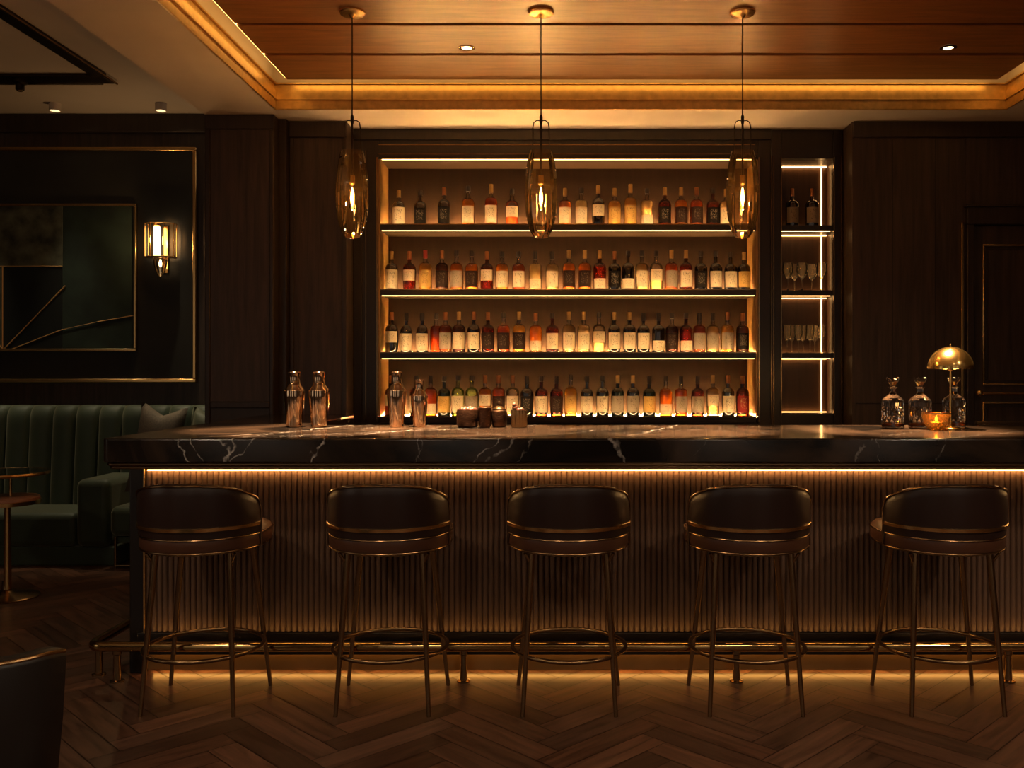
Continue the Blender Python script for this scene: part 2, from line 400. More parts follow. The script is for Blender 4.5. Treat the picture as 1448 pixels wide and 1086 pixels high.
# ------------------------------------------------------------------ floor
def make_floor():
    w, n = .112, 5
    Lp = w*n
    bm = bmesh.new(); uvl = bm.loops.layers.uv.new('UVMap'); cl = bm.loops.layers.float_color.new('plank')
    x0, x1, y0, y1 = XL, XR, YN, 7.25
    c45 = math.cos(PI/4); g = .0018
    def plank(u0, v0, u1, v1, along_u):
        u0 += g; v0 += g; u1 -= g; v1 -= g
        P = [(u0, v0), (u1, v0), (u1, v1), (u0, v1)]
        Q = [((u-v)*c45, (u+v)*c45+3) for u, v in P]
        if not any(x0-.3 < x < x1+.3 and y0-.3 < y < y1+.3 for x, y in Q): return
        f = bm.faces.new([bm.verts.new((x, y, 0)) for x, y in Q])
        t = random.uniform(.55, 1.35); warm = random.uniform(.92, 1.08); ou, ov = random.uniform(0, 50), random.uniform(0, 50)
        for lp, (u, v) in zip(f.loops, P):
            a, b = (u-u0, v-v0) if along_u else (v-v0, u-u0)
            lp[uvl].uv = (a+ou, b+ov); lp[cl] = (t*warm, t, t/warm, 1)
    R = 80
    for k in range(-R, R):
        for m in range(-12, 12):
            X = k+2*n*m
            plank(X*w, k*w, X*w+Lp, k*w+w, True)
            plank(X*w, (k-2*n+1)*w, X*w+w, (k-n+1)*w, False)
    for co, no in (((x0, 0, 0), (-1, 0, 0)), ((x1, 0, 0), (1, 0, 0)), ((0, y0, 0), (0, -1, 0)), ((0, y1, 0), (0, 1, 0))):
        bmesh.ops.bisect_plane(bm, geom=bm.verts[:]+bm.edges[:]+bm.faces[:], plane_co=co, plane_no=no, clear_outer=True)
    for f in bm.faces: f.material_index = 0
    v = [bm.verts.new(p) for p in ((x0, y0, -.003), (x1, y0, -.003), (x1, y1, -.003), (x0, y1, -.003))]
    f = bm.faces.new(v); f.material_index = 1
    bmesh.ops.recalc_face_normals(bm, faces=bm.faces[:])
    for f in bm.faces:
        if f.normal.z < 0: f.normal_flip()
    me = bpy.data.meshes.new('floor'); bm.to_mesh(me); bm.free()
    me.materials.append(M['floor']); me.materials.append(M['groove'])
    o = bpy.data.objects.new('floor', me); COL.objects.link(o)
    return struct(o)
make_floor()

# ------------------------------------------------------------------ ceiling
TX0, TX1, TY0, TY1 = -1.82, 2.87, 1.55, 5.886      # the tray
mb = MB()
mb.box(-2.308, TX0, YN, 6.75, CEIL, CEIL+.33).box(TX1, XR, YN, 6.75, CEIL, CEIL+.33)
mb.box(TX0, TX1, TY1, 6.75, CEIL, CEIL+.33).box(TX0, TX1, YN, TY0, CEIL, CEIL+.33)
mb.box(TX0, TX1, TY0, TY1, CEIL+.28, CEIL+.33)
mb.box(XL, -2.308, YN, 7.3, HIGH, HIGH+.06)
struct(mb.build('ceiling', 'plaster', smooth=False))
# gold fascia round the tray: three stepped boards
mb = MB()
for (t, z0, z1) in ((.012, CEIL-.002, CEIL+.058), (.022, CEIL+.058, CEIL+.066), (.016, CEIL+.066, CEIL+.118), (.004, CEIL+.118, CEIL+.158), (.02, CEIL+.158, CEIL+.168)):
    mb.box(TX0, TX0+t, TY0, TY1, z0, z1).box(TX1-t, TX1, TY0, TY1, z0, z1)
    mb.box(TX0+t, TX1-t, TY1-t, TY1, z0, z1).box(TX0+t, TX1-t, TY0, TY0+t, z0, z1)
struct(mb.build('trim_1', 'gold_leaf', smooth=False, bevel=.0015), 'gold stepped fascia round the wooden ceiling tray')
# wooden boards of the tray with dark grooves between them
WX0, WX1, WY0, WY1, WZ = -1.705, 2.755, 1.67, 5.77, 3.2
mb = MB(); gy = [WY0, 2.09, 2.55, 3.01, 3.47, 3.93, 4.39, 4.85, 5.31, WY1]
for a, b in zip(gy, gy[1:]):
    mb.box(WX0, WX1, a+(.017 if a != WY0 else 0), b-(.017 if b != WY1 else 0), WZ, WZ+.03)
panel = struct(mb.build('ceiling', 'ceiling_wood', smooth=False, bevel=.003), 'polished wood boards of the ceiling tray')
mb = MB(); mb.box(WX0+.005, WX1-.005, WY0+.005, WY1-.005, WZ+.012, WZ+.06)
mb.build('board_backing', 'groove', panel, smooth=False)
mb = MB(); e = .012
mb.box(WX0-e, WX0-.0005, WY0, WY1, WZ+.012, WZ+.03).box(WX1+.0005, WX1+e, WY0, WY1, WZ+.012, WZ+.03)
mb.box(WX0, WX1, WY1+.0005, WY1+e, WZ+.012, WZ+.03).box(WX0, WX1, WY0-e, WY0-.0005, WZ+.012, WZ+.03)
mb.build('cove_light_strip', 'led_cove', panel, smooth=False)

# dark recessed frame on the high ceiling over the sofa, with a small spotlight on it
fr = thing('ceiling_frame', 'dark bronze frame on the pale ceiling over the sofa corner', 'ceiling frame', (-4.1, 6.0, HIGH))
mb = MB(); zz = -.022
mb.box(-1.09, 1.03, .20, .36, zz, -.0005).box(.95, 1.05, -3.4, .20, zz, -.0005).box(-1.09, -.99, -3.4, .20, zz, -.0005)
mb.build('frame_bar', 'dark_metal', fr, bevel=.004)
mb = MB(); mb.box(-.99, .95, .355, .362, zz-.006, zz+.004).box(1.044, 1.052, -3.4, .36, zz-.006, zz+.004)
mb.build('brass_edge', 'bronze', fr)
sp = MB().lathe([(.05, 0), (.05, -.02), (.028, -.03), (.028, -.065), (.02, -.07)], 16, (.42, .28, zz-.0005)).build('spotlight', 'dark_metal', fr)
MB().lathe([(.021, -.071), (.018, -.075)], 16, (.42, .28, zz)).build('spotlight_rim', 'brass', sp)

# ------------------------------------------------------------------ walls
mb = MB().box(XL, -2.308, 7.2, 7.3, 0, HIGH)
wl = struct(mb.build('wall_back', 'wall', smooth=False), 'dark wood wall behind the green sofa')
mb = MB().box(XL, -2.309, 7.165, 7.1995, PZ(187, 7.18), HIGH)
mb.build('crown_board', 'wall_frame', wl, bevel=.006)
# charcoal panel in a brass moulding
bx1, bz1, bz0 = PX(278, 7.18), PZ(208, 7.18), PZ(541, 7.18)
MB().box(XL+.3, bx1-.03, 7.188, 7.1995, bz0+.03, bz1-.03).build('wall_panel', 'wall_panel', wl, smooth=False)
mb = frame_bars(MB(), XL+.28, bx1, bz0, bz1, .030, 7.168, 7.1985)
struct(mb.build('trim_2', 'brass', bevel=.007), 'brass picture moulding on the wall above the sofa')
struct(MB().box(XL-.1, XL, 2.7, 7.3, 0, HIGH).box(XL-.1, XL, YN, 1.0, 0, HIGH).box(XL-.1, XL, 1.0, 2.7, 0, .9).box(XL-.1, XL, 1.0, 2.7, 2.75, HIGH).build('wall_left', 'wall', smooth=False))  # side opening added for soft highlights on the stools
mb = MB(); xs = [XL-.1, -4.4, -3.3, -1.95, -1.15, .95, 1.75, 2.6, 3.4, XR+.1]
for k in range(0, len(xs), 2): mb.box(xs[k], xs[k+1], YN-.1, YN, 0, HIGH+.06)
for k in range(1, len(xs)-1, 2): mb.box(xs[k], xs[k+1], YN-.1, YN, 0, .6).box(xs[k], xs[k+1], YN-.1, YN, 2.75, HIGH+.06)  # tall openings added for fill light and streaked reflections
struct(mb.build('wall_front', 'wall', smooth=False), 'unseen wall behind the viewer with openings added to let in fill light')
struct(MB().box(XR, XR+.1, YN, 6.3, 0, CEIL+.3).build('wall_right', 'wall', smooth=False))
# pilaster between the alcove and the bar
mb = MB().box(-2.308, -1.858, 6.0, 7.2, 0, CEIL).box(-1.858, -1.806, 6.10, 6.3, 0, CEIL)
pil = struct(mb.build('wall_pilaster', 'wall_frame', smooth=False, bevel=.004), 'dark wood pilaster between the sofa alcove and the bar')
mb = MB().box(-2.308, -1.855, 5.988, 5.9995, PZ(183, 6), CEIL-.0005).box(-2.306, -2.272, 5.988, 5.9995, 0, PZ(183, 6)).box(-1.885, -1.858, 5.988, 5.9995, 0, PZ(183, 6))
mb.box(-2.272, -1.885, 5.988, 5.9995, PZ(577, 6), PZ(568, 6))
mb.build('panel_moulding', 'wall_frame', pil, bevel=.005)
MB().box(-2.271, -1.886, 5.9955, 5.9999, PZ(567.5, 6), PZ(184, 6)).build('pilaster_panel', 'wall', pil, smooth=False)
# wall left of the shelves
mb = MB().box(-1.806, -1.42, 6.17, 6.75, 0, CEIL)
w2 = struct(mb.build('wall_back', 'wall', smooth=False, bevel=.004), 'dark wood wall panel between pilaster and shelves')
mb = MB().box(-1.806, -1.42, 6.150, 6.1695, PZ(195, 6.17), CEIL-.0005).box(-1.805, -1.775, 6.158, 6.1695, 0, PZ(195, 6.17)).box(-1.455, -1.4205, 6.158, 6.1695, 0, PZ(195, 6.17))
mb.build('panel_moulding', 'wall_frame', w2, bevel=.005)
# wall right of the shelves, with the door opening
DX0, DX1, DZ = 2.777, 3.68, 2.352
mb = MB().box(1.97, DX0-.045, 6.17, 6.3, 0, CEIL).box(DX0-.045, XR, 6.17, 6.3, DZ, CEIL).box(DX1+.045, XR, 6.17, 6.3, 0, DZ).box(1.97, XR, 6.3, 6.75, 0, CEIL)
w3 = struct(mb.build('wall_back', 'wall', smooth=False, bevel=.003), 'dark wood wall between the glass cabinet and the door')
mb = MB().box(1.972, XR, 6.150, 6.1695, PZ(195, 6.17), CEIL-.0005)
mb.build('crown_board', 'wall_frame', w3, bevel=.005)
mb = MB()
for px in (1262, 1322): mb.box(PX(px, 6.17), PX(px, 6.17)+.003, 6.1685, 6.1697, .4, PZ(196, 6.17))
mb.box(1.99, 2.70, 6.1665, 6.1697, PZ(571, 6.17), PZ(571, 6.17)+.006)
mb.build('panel_seam', 'groove', w3, smooth=False)
# door
dr = struct(MB().box(DX0, DX1, 6.185, 6.23, .005, DZ-.005).build('door_1', 'wall', bevel=.003), 'dark panelled wood door with brass mouldings')
mb = MB().box(DX0-.046, DX0-.001, 6.140, 6.299, 0, PZ(318, 6.17)).box(DX1+.001, DX1+.046, 6.140, 6.299, 0, PZ(318, 6.17))
mb.box(DX0-.05, DX1+.05, 6.130, 6.1695, PZ(318, 6.17), PZ(294, 6.17)).box(DX0-.06, DX1+.06, 6.122, 6.1695, PZ(294, 6.17), PZ(290, 6.17))
mb.build('door_casing', 'wall_frame', dr, bevel=.004)
mb = frame_bars(MB(), 2.848, 3.60, 1.275, 2.224, .014, 6.172, 6.1845); frame_bars(mb, 2.848, 3.60, .25, 1.166, .014, 6.172, 6.1845)
mb.build('brass_moulding', 'brass', dr, bevel=.004)
mb = frame_bars(MB(), 2.864, 3.584, 1.291, 2.208, .022, 6.178, 6.1845); frame_bars(mb, 2.864, 3.584, .266, 1.150, .022, 6.178, 6.1845)
mb.build('panel_moulding', 'wall_frame', dr, bevel=.004)
mb = MB().tube([(2.80, 6.125, 1.223), (3.62, 6.125, 1.223)], .009, 12).tube([(2.815, 6.185, 1.223), (2.815, 6.125, 1.223)], .012, 12).tube([(3.60, 6.185, 1.223), (3.60, 6.125, 1.223)], .012, 12)
dh = mb.build('door_handle', 'brass', dr)
MB().ball((2.802, 6.12, 1.223), .024, 16).build('handle_knob', 'brass_polished', dh)
struct(MB().box(2.697, 2.712, 6.152, 6.1695, 0, 2.367).build('trim_3', 'brass', bevel=.003), 'thin upright brass strip beside the door')

# ------------------------------------------------------------------ shelving unit
SY, BY = 6.37, 6.68                         # front edges and back panel
SH = [2.385, 1.9335, 1.497, 1.051]          # shelf tops
TOPZ = 2.84
su = thing('shelving_unit', 'tall dark wood back bar shelving full of liquor bottles', 'shelving', (0, SY, 0))
def Y(y): return y-SY
mb = MB().box(-1.42, -1.25, 0, .32, 0, CEIL-.001).box(1.382, 1.47, 0, .32, 0, CEIL-.001).box(-1.25, 1.382, 0, .32, TOPZ+.012, CEIL-.001)
mb.build('frame', 'unit', su, bevel=.004)
MB().box(-1.25, 1.382, .31, .34, 1.0, TOPZ+.012).build('back_panel', 'niche', su, smooth=False)
MB().box(-1.25, 1.382, .012, .309, 0, 1.012).build('base_cabinet', 'unit', su, bevel=.003)
mb = MB().box(-1.249, -1.237, .004, .309, 1.06, TOPZ).box(1.369, 1.381, .004, .309, 1.06, TOPZ)
mb.build('side_lining', 'bronze_panel', su, smooth=False)
mb = MB().box(-1.25, 1.36, -.006, -.0005, 2.935, 2.943).box(-1.25, 1.38, -.004, -.0005, 2.872, 2.876)
mb.box(-1.338, -1.333, -.005, -.0005, .9, 2.9).box(-1.262, -1.2505, -.012, -.0005, 1.02, TOPZ+.012).box(1.3825, 1.392, -.012, -.0005, 1.02, TOPZ+.012)
mb.build('brass_inlay', 'bronze', su, smooth=False)
mb = MB().box(-1.42, 1.47, -.02, -.0005, 2.97, CEIL-.001).box(-1.42, -1.36, -.016, -.0005, 0, 2.97)
mb.build('front_moulding', 'unit', su, bevel=.004)
for i, z in enumerate([TOPZ+.038]+SH):
    if i == 0:
        s = MB().box(-1.236, 1.368, .0, .308, TOPZ, TOPZ+.0115).build('top_board', 'unit', su)
    else:
        s = MB().box(-1.2365, 1.3685, .0, .3085, z-.038, z).build('shelf', 'unit', su, bevel=.002)
    if i < 4:
        MB().box(-1.225, 1.357, .004, .008, z-.0415, z-.0385).build('light_strip', 'led_shelf', s, smooth=False)
    if i > 0:
        MB().box(-1.22, 1.35, .258, .266, z+.0005, z+.0045).build('rear_light_strip', 'led_rear', s, smooth=False)
        MB().box(-1.2365, 1.3685, .0, .008, z+.0001, z+.008).build('front_lip', 'bronze', s, smooth=False)
        MB().box(-1.22, 1.35, .014, .018, z+.0002, z+.0022).build('front_light_strip', 'led_front', s, smooth=False)

# glazed display cabinet on the right
dc = thing('display_cabinet', 'narrow lit display cabinet holding wine glasses right of the shelves', 'cabinet', (0, SY, 0))
mb = MB().box(1.4705, 1.544, 0, .045, 0, CEIL-.001).box(1.902, 1.969, 0, .045, 0, CEIL-.001).box(1.544, 1.902, 0, .045, TOPZ+.004, CEIL-.001).box(1.544, 1.902, 0, .045, 0, 1.075)
mb.box(1.4705, 1.49, .045, .3, 0, CEIL-.001).box(1.945, 1.969, .045, .3, 0, CEIL-.001)
mb.build('frame', 'unit', dc, bevel=.004)
MB().box(1.4705, 1.969, .27, .30, 1.0, TOPZ+.02).build('back_panel', 'cabinet_back', dc, smooth=False)
mb = MB().box(1.49, 1.9445, .046, .269, TOPZ+.004, TOPZ+.03).box(1.49, 1.9445, .046, .269, 1.05, 1.075).box(1.9395, 1.9445, .046, .269, 1.075, TOPZ+.004)
mb.build('lining', 'cabinet_back', dc, smooth=False)
mb = MB().box(1.4715, 1.4755, -.008, -.0005, 1.0, 2.86).box(1.486, 1.491, -.008, -.0005, 1.0, 2.86).box(1.536, 1.5435, -.012, -.0005, 1.06, TOPZ+.01).box(1.9025, 1.909, -.012, -.0005, 1.06, TOPZ+.01).box(1.955, 1.962, -.008, -.0005, 1.0, 2.86)
mb.build('brass_inlay', 'bronze', dc, smooth=False)
CSH = [2.385, 1.9335, 1.497]
for z in CSH:
    s = MB().box(1.4905, 1.9390, .02, .269, z-.036, z).build('shelf', 'unit', dc, bevel=.002)
    MB().box(1.50, 1.93, .255, .262, z-.0405, z-.0365).build('light_strip', 'led_cabinet', s, smooth=False)
    MB().box(1.50, 1.93, .250, .256, z+.0005, z+.004).build('rear_light_strip', 'led_cabinet', s, smooth=False)
    MB().box(1.55, 1.896, .05, .054, z-.039, z-.0365).build('light_strip', 'led_cabinet', s, smooth=False)
MB().box(1.50, 1.93, .25, .257, TOPZ-.002, TOPZ+.0035).build('top_light_strip', 'led_cabinet', dc, smooth=False)
MB().box(1.893, 1.899, .264, .2695, 1.076, TOPZ).build('upright_light_strip', 'led_cabinet', dc, smooth=False)
MB().box(1.50, 1.93, .25, .256, 1.0755, 1.079).build('bottom_light_strip', 'led_cabinet', dc, smooth=False)

# ------------------------------------------------------------------ bottles
def bottle_profile(kind, H, R):
    rn = .0135
    if kind == 0:   body, sh, nk = .56, .70, .72       # round shouldered whisky bottle
    elif kind == 1: body, sh, nk = .60, .69, .71       # square shouldered
    else:           body, sh, nk = .50, .70, .74       # sloping shouldered
    p = [(R*.90, 0), (R*.98, .003), (R, .008), (R, H*body)]
    for i in range(1, 7):
        t = i/6*PI/2
        r = rn*1.05+(R-rn*1.05)*(math.cos(t)**(.75 if kind == 1 else 1.0))
        p.append((r, H*body+H*(sh-body)*math.sin(t)))
    p += [(rn, H*nk), (rn*.95, H*.90), (rn*1.0, H*.955)]
    return p
MESH = {}
for kind in range(3):
    H, R = .285, (.046, .045, .044)[kind]
    pr = bottle_profile(kind, H, R)
    MESH['body', kind] = MB().lathe(pr, 20).mesh('bottle_glass', 'b_clear')
    for lv, top in (('full', .66), ('mid', .50), ('low', .30)):
        pl = [(max(.002, r*.93), max(.006, z)) for r, z in pr if z <= H*top]
        last = pl[-1]
        if last[1] < H*top-.004: pl.append((last[0], H*top))
        MESH['liq', kind, lv] = MB().lathe(pl, 20).mesh('liquid', 'l_amber')
    for st, (z0, z1, a) in {'full': (.10, .50, 62), 'big': (.07, .53, 68), 'upper': (.26, .53, 62), 'lower': (.07, .31, 62)}.items():
        b = MB(); uvs = []; n = 10; rr = R+.0007
        if kind == 2: z1 = min(z1, .485)
        rows = [[(rr*math.sin(math.radians(-a+2*a*i/n)), -rr*math.cos(math.radians(-a+2*a*i/n)), H*(z0+(z1-z0)*k)) for i in range(n+1)] for k in (0, 1)]
        uvl = b.bm.loops.layers.uv.new('UVMap')
        V = b.grid(rows)
        for f in b.bm.faces:
            for lp in f.loops:
                x, y, z = lp.vert.co
                lp[uvl].uv = (.5+math.atan2(x, -y)/math.radians(2*a), (z-H*z0)/(H*(z1-z0)))
        MESH['lab', kind, st] = b.mesh('label', 'lab_cream', fix=False)
    MESH['cap', kind, 'cork'] = MB().lathe([(.0142, H*.86), (.0155, H*.865), (.0155, H*.985), (.0135, H), (0, H)], 16).mesh('cap', 'cap_black')
    MESH['cap', kind, 'long'] = MB().lathe([(.0146, H*.80), (.0150, H*.805), (.0145, H*.99), (.0135, H), (0, H)], 16).mesh('cap', 'cap_black')

GL = {'A': ('amber', 'b_clear', 'l_amber', 'full'), 'G': ('golden', 'b_clear', 'l_gold', 'full'), 'O': ('red amber', 'b_clear', 'l_orange', 'full'), 'P': ('pale', 'b_clear', 'l_pale', 'full'),
      'D': ('black', 'b_dark', None, None), 'R': ('dark red', 'b_red', None, None), 'N': ('pale green', 'b_green', 'l_green', 'mid'), 'K': ('dark green', 'b_darkgreen', None, None),
      'a': ('half-full amber', 'b_clear', 'l_orange', 'mid'), 'p': ('half-full pale', 'b_clear', 'l_pale', 'mid'), 'U': ('plum', 'b_clear', 'l_purple', 'full')}
LB = {'c': ('cream', 'full', 'lab_cream'), 'C': ('large cream', 'big', 'lab_cream'), 'u': ('high cream', 'upper', 'lab_cream'), 'l': ('low cream', 'lower', 'lab_cream'), 'g': ('grey', 'full', 'lab_grey'),
      'd': ('dark', 'full', 'lab_dark'), 's': ('scripted', 'full', 'lab_script'), 'y': ('gold', 'full', 'lab_gold'), 'r': ('red', 'full', 'lab_red'), 'Y': ('low gold', 'lower', 'lab_gold')}
CP = {'k': ('black', 'cap_black', 'cork'), 'o': ('gold', 'cap_gold', 'long'), 'p': ('copper', 'cap_copper', 'long'), 'r': ('red', 'cap_red', 'long'), 'K': ('black', 'cap_black', 'long')}
def set_mat(o, m):
    o.material_slots[0].link = 'OBJECT'; o.material_slots[0].material = M[m]
def bottle(x, y, z, code, hs, label, group, kind):
    g, lb, cp = GL[code[0]], LB.get(code[1]), CP[code[2]]
    t = thing('liquor_bottle', label, 'bottle', (x, y, z), 0, group); t.scale = (1, 1, hs)
    def part(name, key, mat):
        o = bpy.data.objects.new(name, MESH[key]); COL.objects.link(o); o.parent = t; set_mat(o, mat); return o
    part('bottle_glass', ('body', kind), g[1])
    if g[2]: part('liquid', ('liq', kind, g[3]), g[2])
    if lb: part('paper_label', ('lab', kind, lb[1]), lb[2])
    part('cap', ('cap', kind, cp[2]), cp[1])
    return t
ROWS = [
 ('top', SH[0], [(564, 'DCo', .93), (594.5, 'Dsk', .93), (628, 'Dsp', 1.0), (662, 'Ack', 1.04), (694.5, 'Oco', 1.08), (724, 'auk', .97), (799, 'Aco', .98), (822, 'Pck', .99), (846, 'Duo', 1.05), (869, 'Gyo', .98),
                 (891.5, 'Gyo', 1.08), (915, 'Plk', .98), (940, 'Rso', 1.0), (963, 'Ado', 1.0), (985, 'Odp', 1.0), (1008, 'Rsk', .98), (1026.5, 'Pco', .96)]),
 ('upper middle', SH[1], [(554, 'DCo', 1.0), (579, 'Rup', 1.0), (601.5, 'Gyr', 1.03), (625, 'Udp', 1.02), (645.5, 'Agk', 1.02), (667, 'Adk', 1.01), (688.5, 'Rup', 1.0), (710, 'Ack', 1.0), (733.5, 'Ock', 1.0), (757, 'PlK', 1.0), (781, 'PcK', 1.0),
                 (804.5, 'Ado', 1.03), (827, 'Ado', 1.03), (848, 'Rlo', 1.02), (869, 'Dsp', 1.0), (888, 'Dlk', 1.01), (908, 'Pck', 1.02), (928, 'puk', 1.02), (949.5, 'Ogo', 1.03), (970, 'Rco', 1.03), (991, 'Dsk', 1.0), (1012, 'Dck', 1.0), (1033, 'Dck', .98), (1052, 'Dyo', .98)]),
 ('lower middle', SH[2], [(554, 'Dup', 1.02), (574.5, 'DCK', 1.0), (597, 'DCK', 1.0), (617, 'Onk', 1.0), (630, 'Ogp', 1.02), (649, 'Uco', 1.03), (670, 'Dcp', 1.03), (690, 'Rdp', 1.02), (712, 'Odk', 1.02), (734, 'Gdo', 1.03), (757.5, 'Alp', 1.0), (781, 'Rck', 1.0),
                 (804.5, 'Pco', 1.03), (825.5, 'Pco', 1.03), (847, 'puk', 1.02), (868.5, 'Dco', 1.02), (890, 'Dco', 1.02), (910, 'DcK', 1.0), (931, 'DlK', 1.0), (950, 'Udk', 1.0), (970, 'Rlk', 1.0), (989, 'OgK', 1.0), (1008, 'PgK', 1.0), (1028.5, 'Ggp', 1.02), (1050, 'Usp', 1.0)]),
 ('bottom', SH[3], [(553.5, 'Rup', 1.02), (588.5, 'Rck', 1.02), (609, 'OlK', 1.02), (628, 'Kyk', 1.0), (647.5, 'Nck', 1.02), (667, 'Ngk', 1.02), (686, 'Aup', 1.02), (705, 'Odp', 1.02), (725, 'pcp', 1.02), (745, 'DsK', 1.0), (765.5, 'Rck', 1.0), (787, 'RdK', 1.0),
                 (807, 'Gyk', 1.04), (830, 'Dck', 1.0), (852, 'Dck', 1.01), (873.5, 'Kgo', 1.02), (895, 'Dgo', 1.02), (918, 'KyK', 1.0), (941.5, 'Alk', 1.0), (963, 'OgK', 1.0), (986.5, 'RgK', 1.0), (1008, 'Puo', 1.02), (1029.5, 'Dcp', 1.02), (1050, 'Rrp', 1.01)]),
]
for rname, z, lst in ROWS:
    n = len(lst)
    for i, (px, code, hs) in enumerate(lst):
        yy = 6.505 if not (rname == 'lower middle' and i == 3) else 6.565
        side = (f'{ORD[i+1]} from left' if i < (n+1)//2 else f'{ORD[n-i]} from right') if 0 < i < n-1 else ('leftmost' if i == 0 else 'rightmost')
        g, lb, cp = GL[code[0]][0], LB.get(code[1], ('no',))[0], CP[code[2]][0]
        label = f'{g} bottle, {lb} label, {cp} cap, {side} on {rname} shelf'
        kind = 2 if code[1] == 'C' and code[2] in 'K' else (1 if code[0] in 'OP' and i % 2 else 0)
        bottle(PX(px, yy), yy, z+.0003, code, hs*1.0, label, f'liquor bottles on the {rname} shelf', kind)
for px, lab in ((1120, 'black bottle with grey label, left of the pair in the glass cabinet'), (1148, 'black bottle with grey label, right of the pair in the glass cabinet')):
    bottle(PX(px, 6.49), 6.49, CSH[0]+.0003, 'Dgp', .96, lab, 'bottles in the display cabinet', 0)

# wine glasses
def wine_mesh(H, R):
    p = [(0, 0), (R*.80, .0), (R*.82, .0015), (R*.30, .005), (.0042, .012), (.0032, H*.28), (.0040, H*.42), (R*.45, H*.48), (R*.85, H*.60), (R, H*.74), (R*.95, H*.88), (R*.82, H)]
    p += [(R*.80, H), (R*.93, H*.88), (R*.98, H*.74), (R*.83, H*.605), (R*.42, H*.492), (0, H*.47)]
    return MB().lathe(p, 24, cap0=False, cap1=False).mesh('wine_glass', 'wine_glass')
wa, wb = wine_mesh(.198, .038), wine_mesh(.198, .030)
def wine(px, y, z, me, label, group):
    o = bpy.data.objects.new('wine_glass', me); COL.objects.link(o); o.location = (PX(px, y), y, z+.0003)
    tag(o, label, 'wine glass', group)
f, b = 6.44, 6.545
for px, y, s in ((1114, f, 'front left'), (1134, f, 'front middle'), (1162, f, 'front right'), (1123.5, b, 'rear left'), (1148, b, 'rear right')):
    wine(px, y, CSH[1], wa, f'wide wine glass, {s} of five on the upper glass shelf of the cabinet', 'wide wine glasses on the upper cabinet shelf')
for px, y, s in ((1113, f, 'front leftmost'), (1129, f, 'front second from left'), (1145.5, f, 'front second from right'), (1162, f, 'front rightmost'), (1120, b, 'rear left'), (1136, b, 'rear middle'), (1152, b, 'rear right')):
    wine(px, y, CSH[2], wb, f'narrow wine glass, {s} of those on the lower cabinet shelf', 'narrow wine glasses on the lower cabinet shelf')

# ------------------------------------------------------------------ bar
CT, CB, TB = 1.09, .988, .961
def outline(i):
    """plan of the counter, inset by i, front left corner rounded"""
    x0, y0, x1 = -1.906+i, 3.824+i, 3.0-i
    r = .035
    arc = [(x0+r-r*math.cos(a), y0+r-r*math.sin(a)) for a in [k*PI/2/6 for k in range(7)]]
    return arc+[(x1, y0), (x1, 5.2-i), (2.35+i, 5.2-i), (2.35+i, 4.8-i), (-1.33-i, 4.8-i), (-1.33-i, 5.965), (x0, 5.965)]
ct = MB().prism(outline(0), CB, CT).build('bar_countertop', 'marble', bevel=.007, angle=30, seg=3)
tag(ct, 'black veined marble countertop of the bar', 'countertop')
MB().prism(outline(.010), TB+.014, CB-.0003).prism(outline(.018), TB, TB+.0137).build('edge_trim', 'trim_metal', ct, bevel=.004, angle=30)
bb = thing('bar', 'fluted walnut bar front with bronze plinth under the marble counter', 'bar', (0, 4.17, 0))
BX0, BX1 = -1.876, 2.96
def b(y): return y-4.17
MB().box(BX0+.03, BX1-.02, b(4.20), b(4.68), .02, TB-.0005).box(BX0+.03, -1.40, b(4.68), b(5.95), .02, TB-.0005).box(2.42, BX1-.02, b(4.68), b(5.15), .02, TB-.0005).build('carcass', 'ledge', bb, smooth=False)
# reeded front: half-round ribs
mb = MB(); pitch = .0255; nr = int((BX1-BX0)/pitch); cols = []
for k in range(nr):
    for j in range(6):
        t = j/6
        cols.append((BX0+(k+t)*pitch, -.004-.0125*math.sqrt(max(0, 1-(2*t-1)**2))))
mb.grid([[(x, b(4.185)+y, .19) for x, y in cols], [(x, b(4.185)+y, .935) for x, y in cols]])
mb.build('fluted_panel', 'flute', bb, angle=60)
mb = MB(); cols = []
for k in range(int(1.74/pitch)):
    for j in range(6):
        t = j/6
        cols.append((b(4.215)+(k+t)*pitch, BX0+.026-.0125*math.sqrt(max(0, 1-(2*t-1)**2))))
mb.grid([[(x, y, .19) for y, x in cols], [(x, y, .935) for y, x in cols]])
mb.build('fluted_panel', 'flute', bb, angle=60)
MB().box(BX0+.005, BX1, b(4.11), b(4.199), .937, TB-.0005).build('head_rail', 'ledge', bb, bevel=.002)
MB().box(BX0+.02, BX1-.02, b(4.148), b(4.153), .9215, .9262).build('counter_light_strip', 'led_bar', bb, smooth=False)
MB().box(BX0+.02, BX1-.02, b(4.146), b(4.152), .931, .9365).build('counter_light_strip', 'led_bar_boost', bb, smooth=False)  # second strip, added out of sight to brighten seats and flutes
MB().box(BX0-.012, BX1, b(4.1255), b(4.199), .150, .187).box(BX0-.012, BX1, b(4.1255), b(4.1285), .100, .150).box(BX0-.012, BX1, b(4.118), b(4.1255), .100, .197).build('ledge', 'ledge', bb, bevel=.004)
MB().box(BX0+.03, BX1-.02, b(4.130), b(4.140), .1872, .1905).build('ledge_light_strip', 'led_ledge', bb, smooth=False)
MB().box(BX0+.012, BX1-.01, b(4.155), b(4.199), .022, .1495).build('plinth', 'bronze_panel', bb, bevel=.002)
MB().box(BX0+.04, BX1-.02, b(4.130), b(4.145), .110, .118).build('plinth_light_strip', 'led_plinth', bb, smooth=False)
MB().box(BX0+.03, BX1-.03, b(4.184), b(4.198), .0165, .0215).build('toe_light_strip', 'led_toe', bb, smooth=False)
MB().box(BX0+.02, BX1-.03, b(4.225), b(4.3), 0, .0215).build('toe_board', 'ledge', bb)
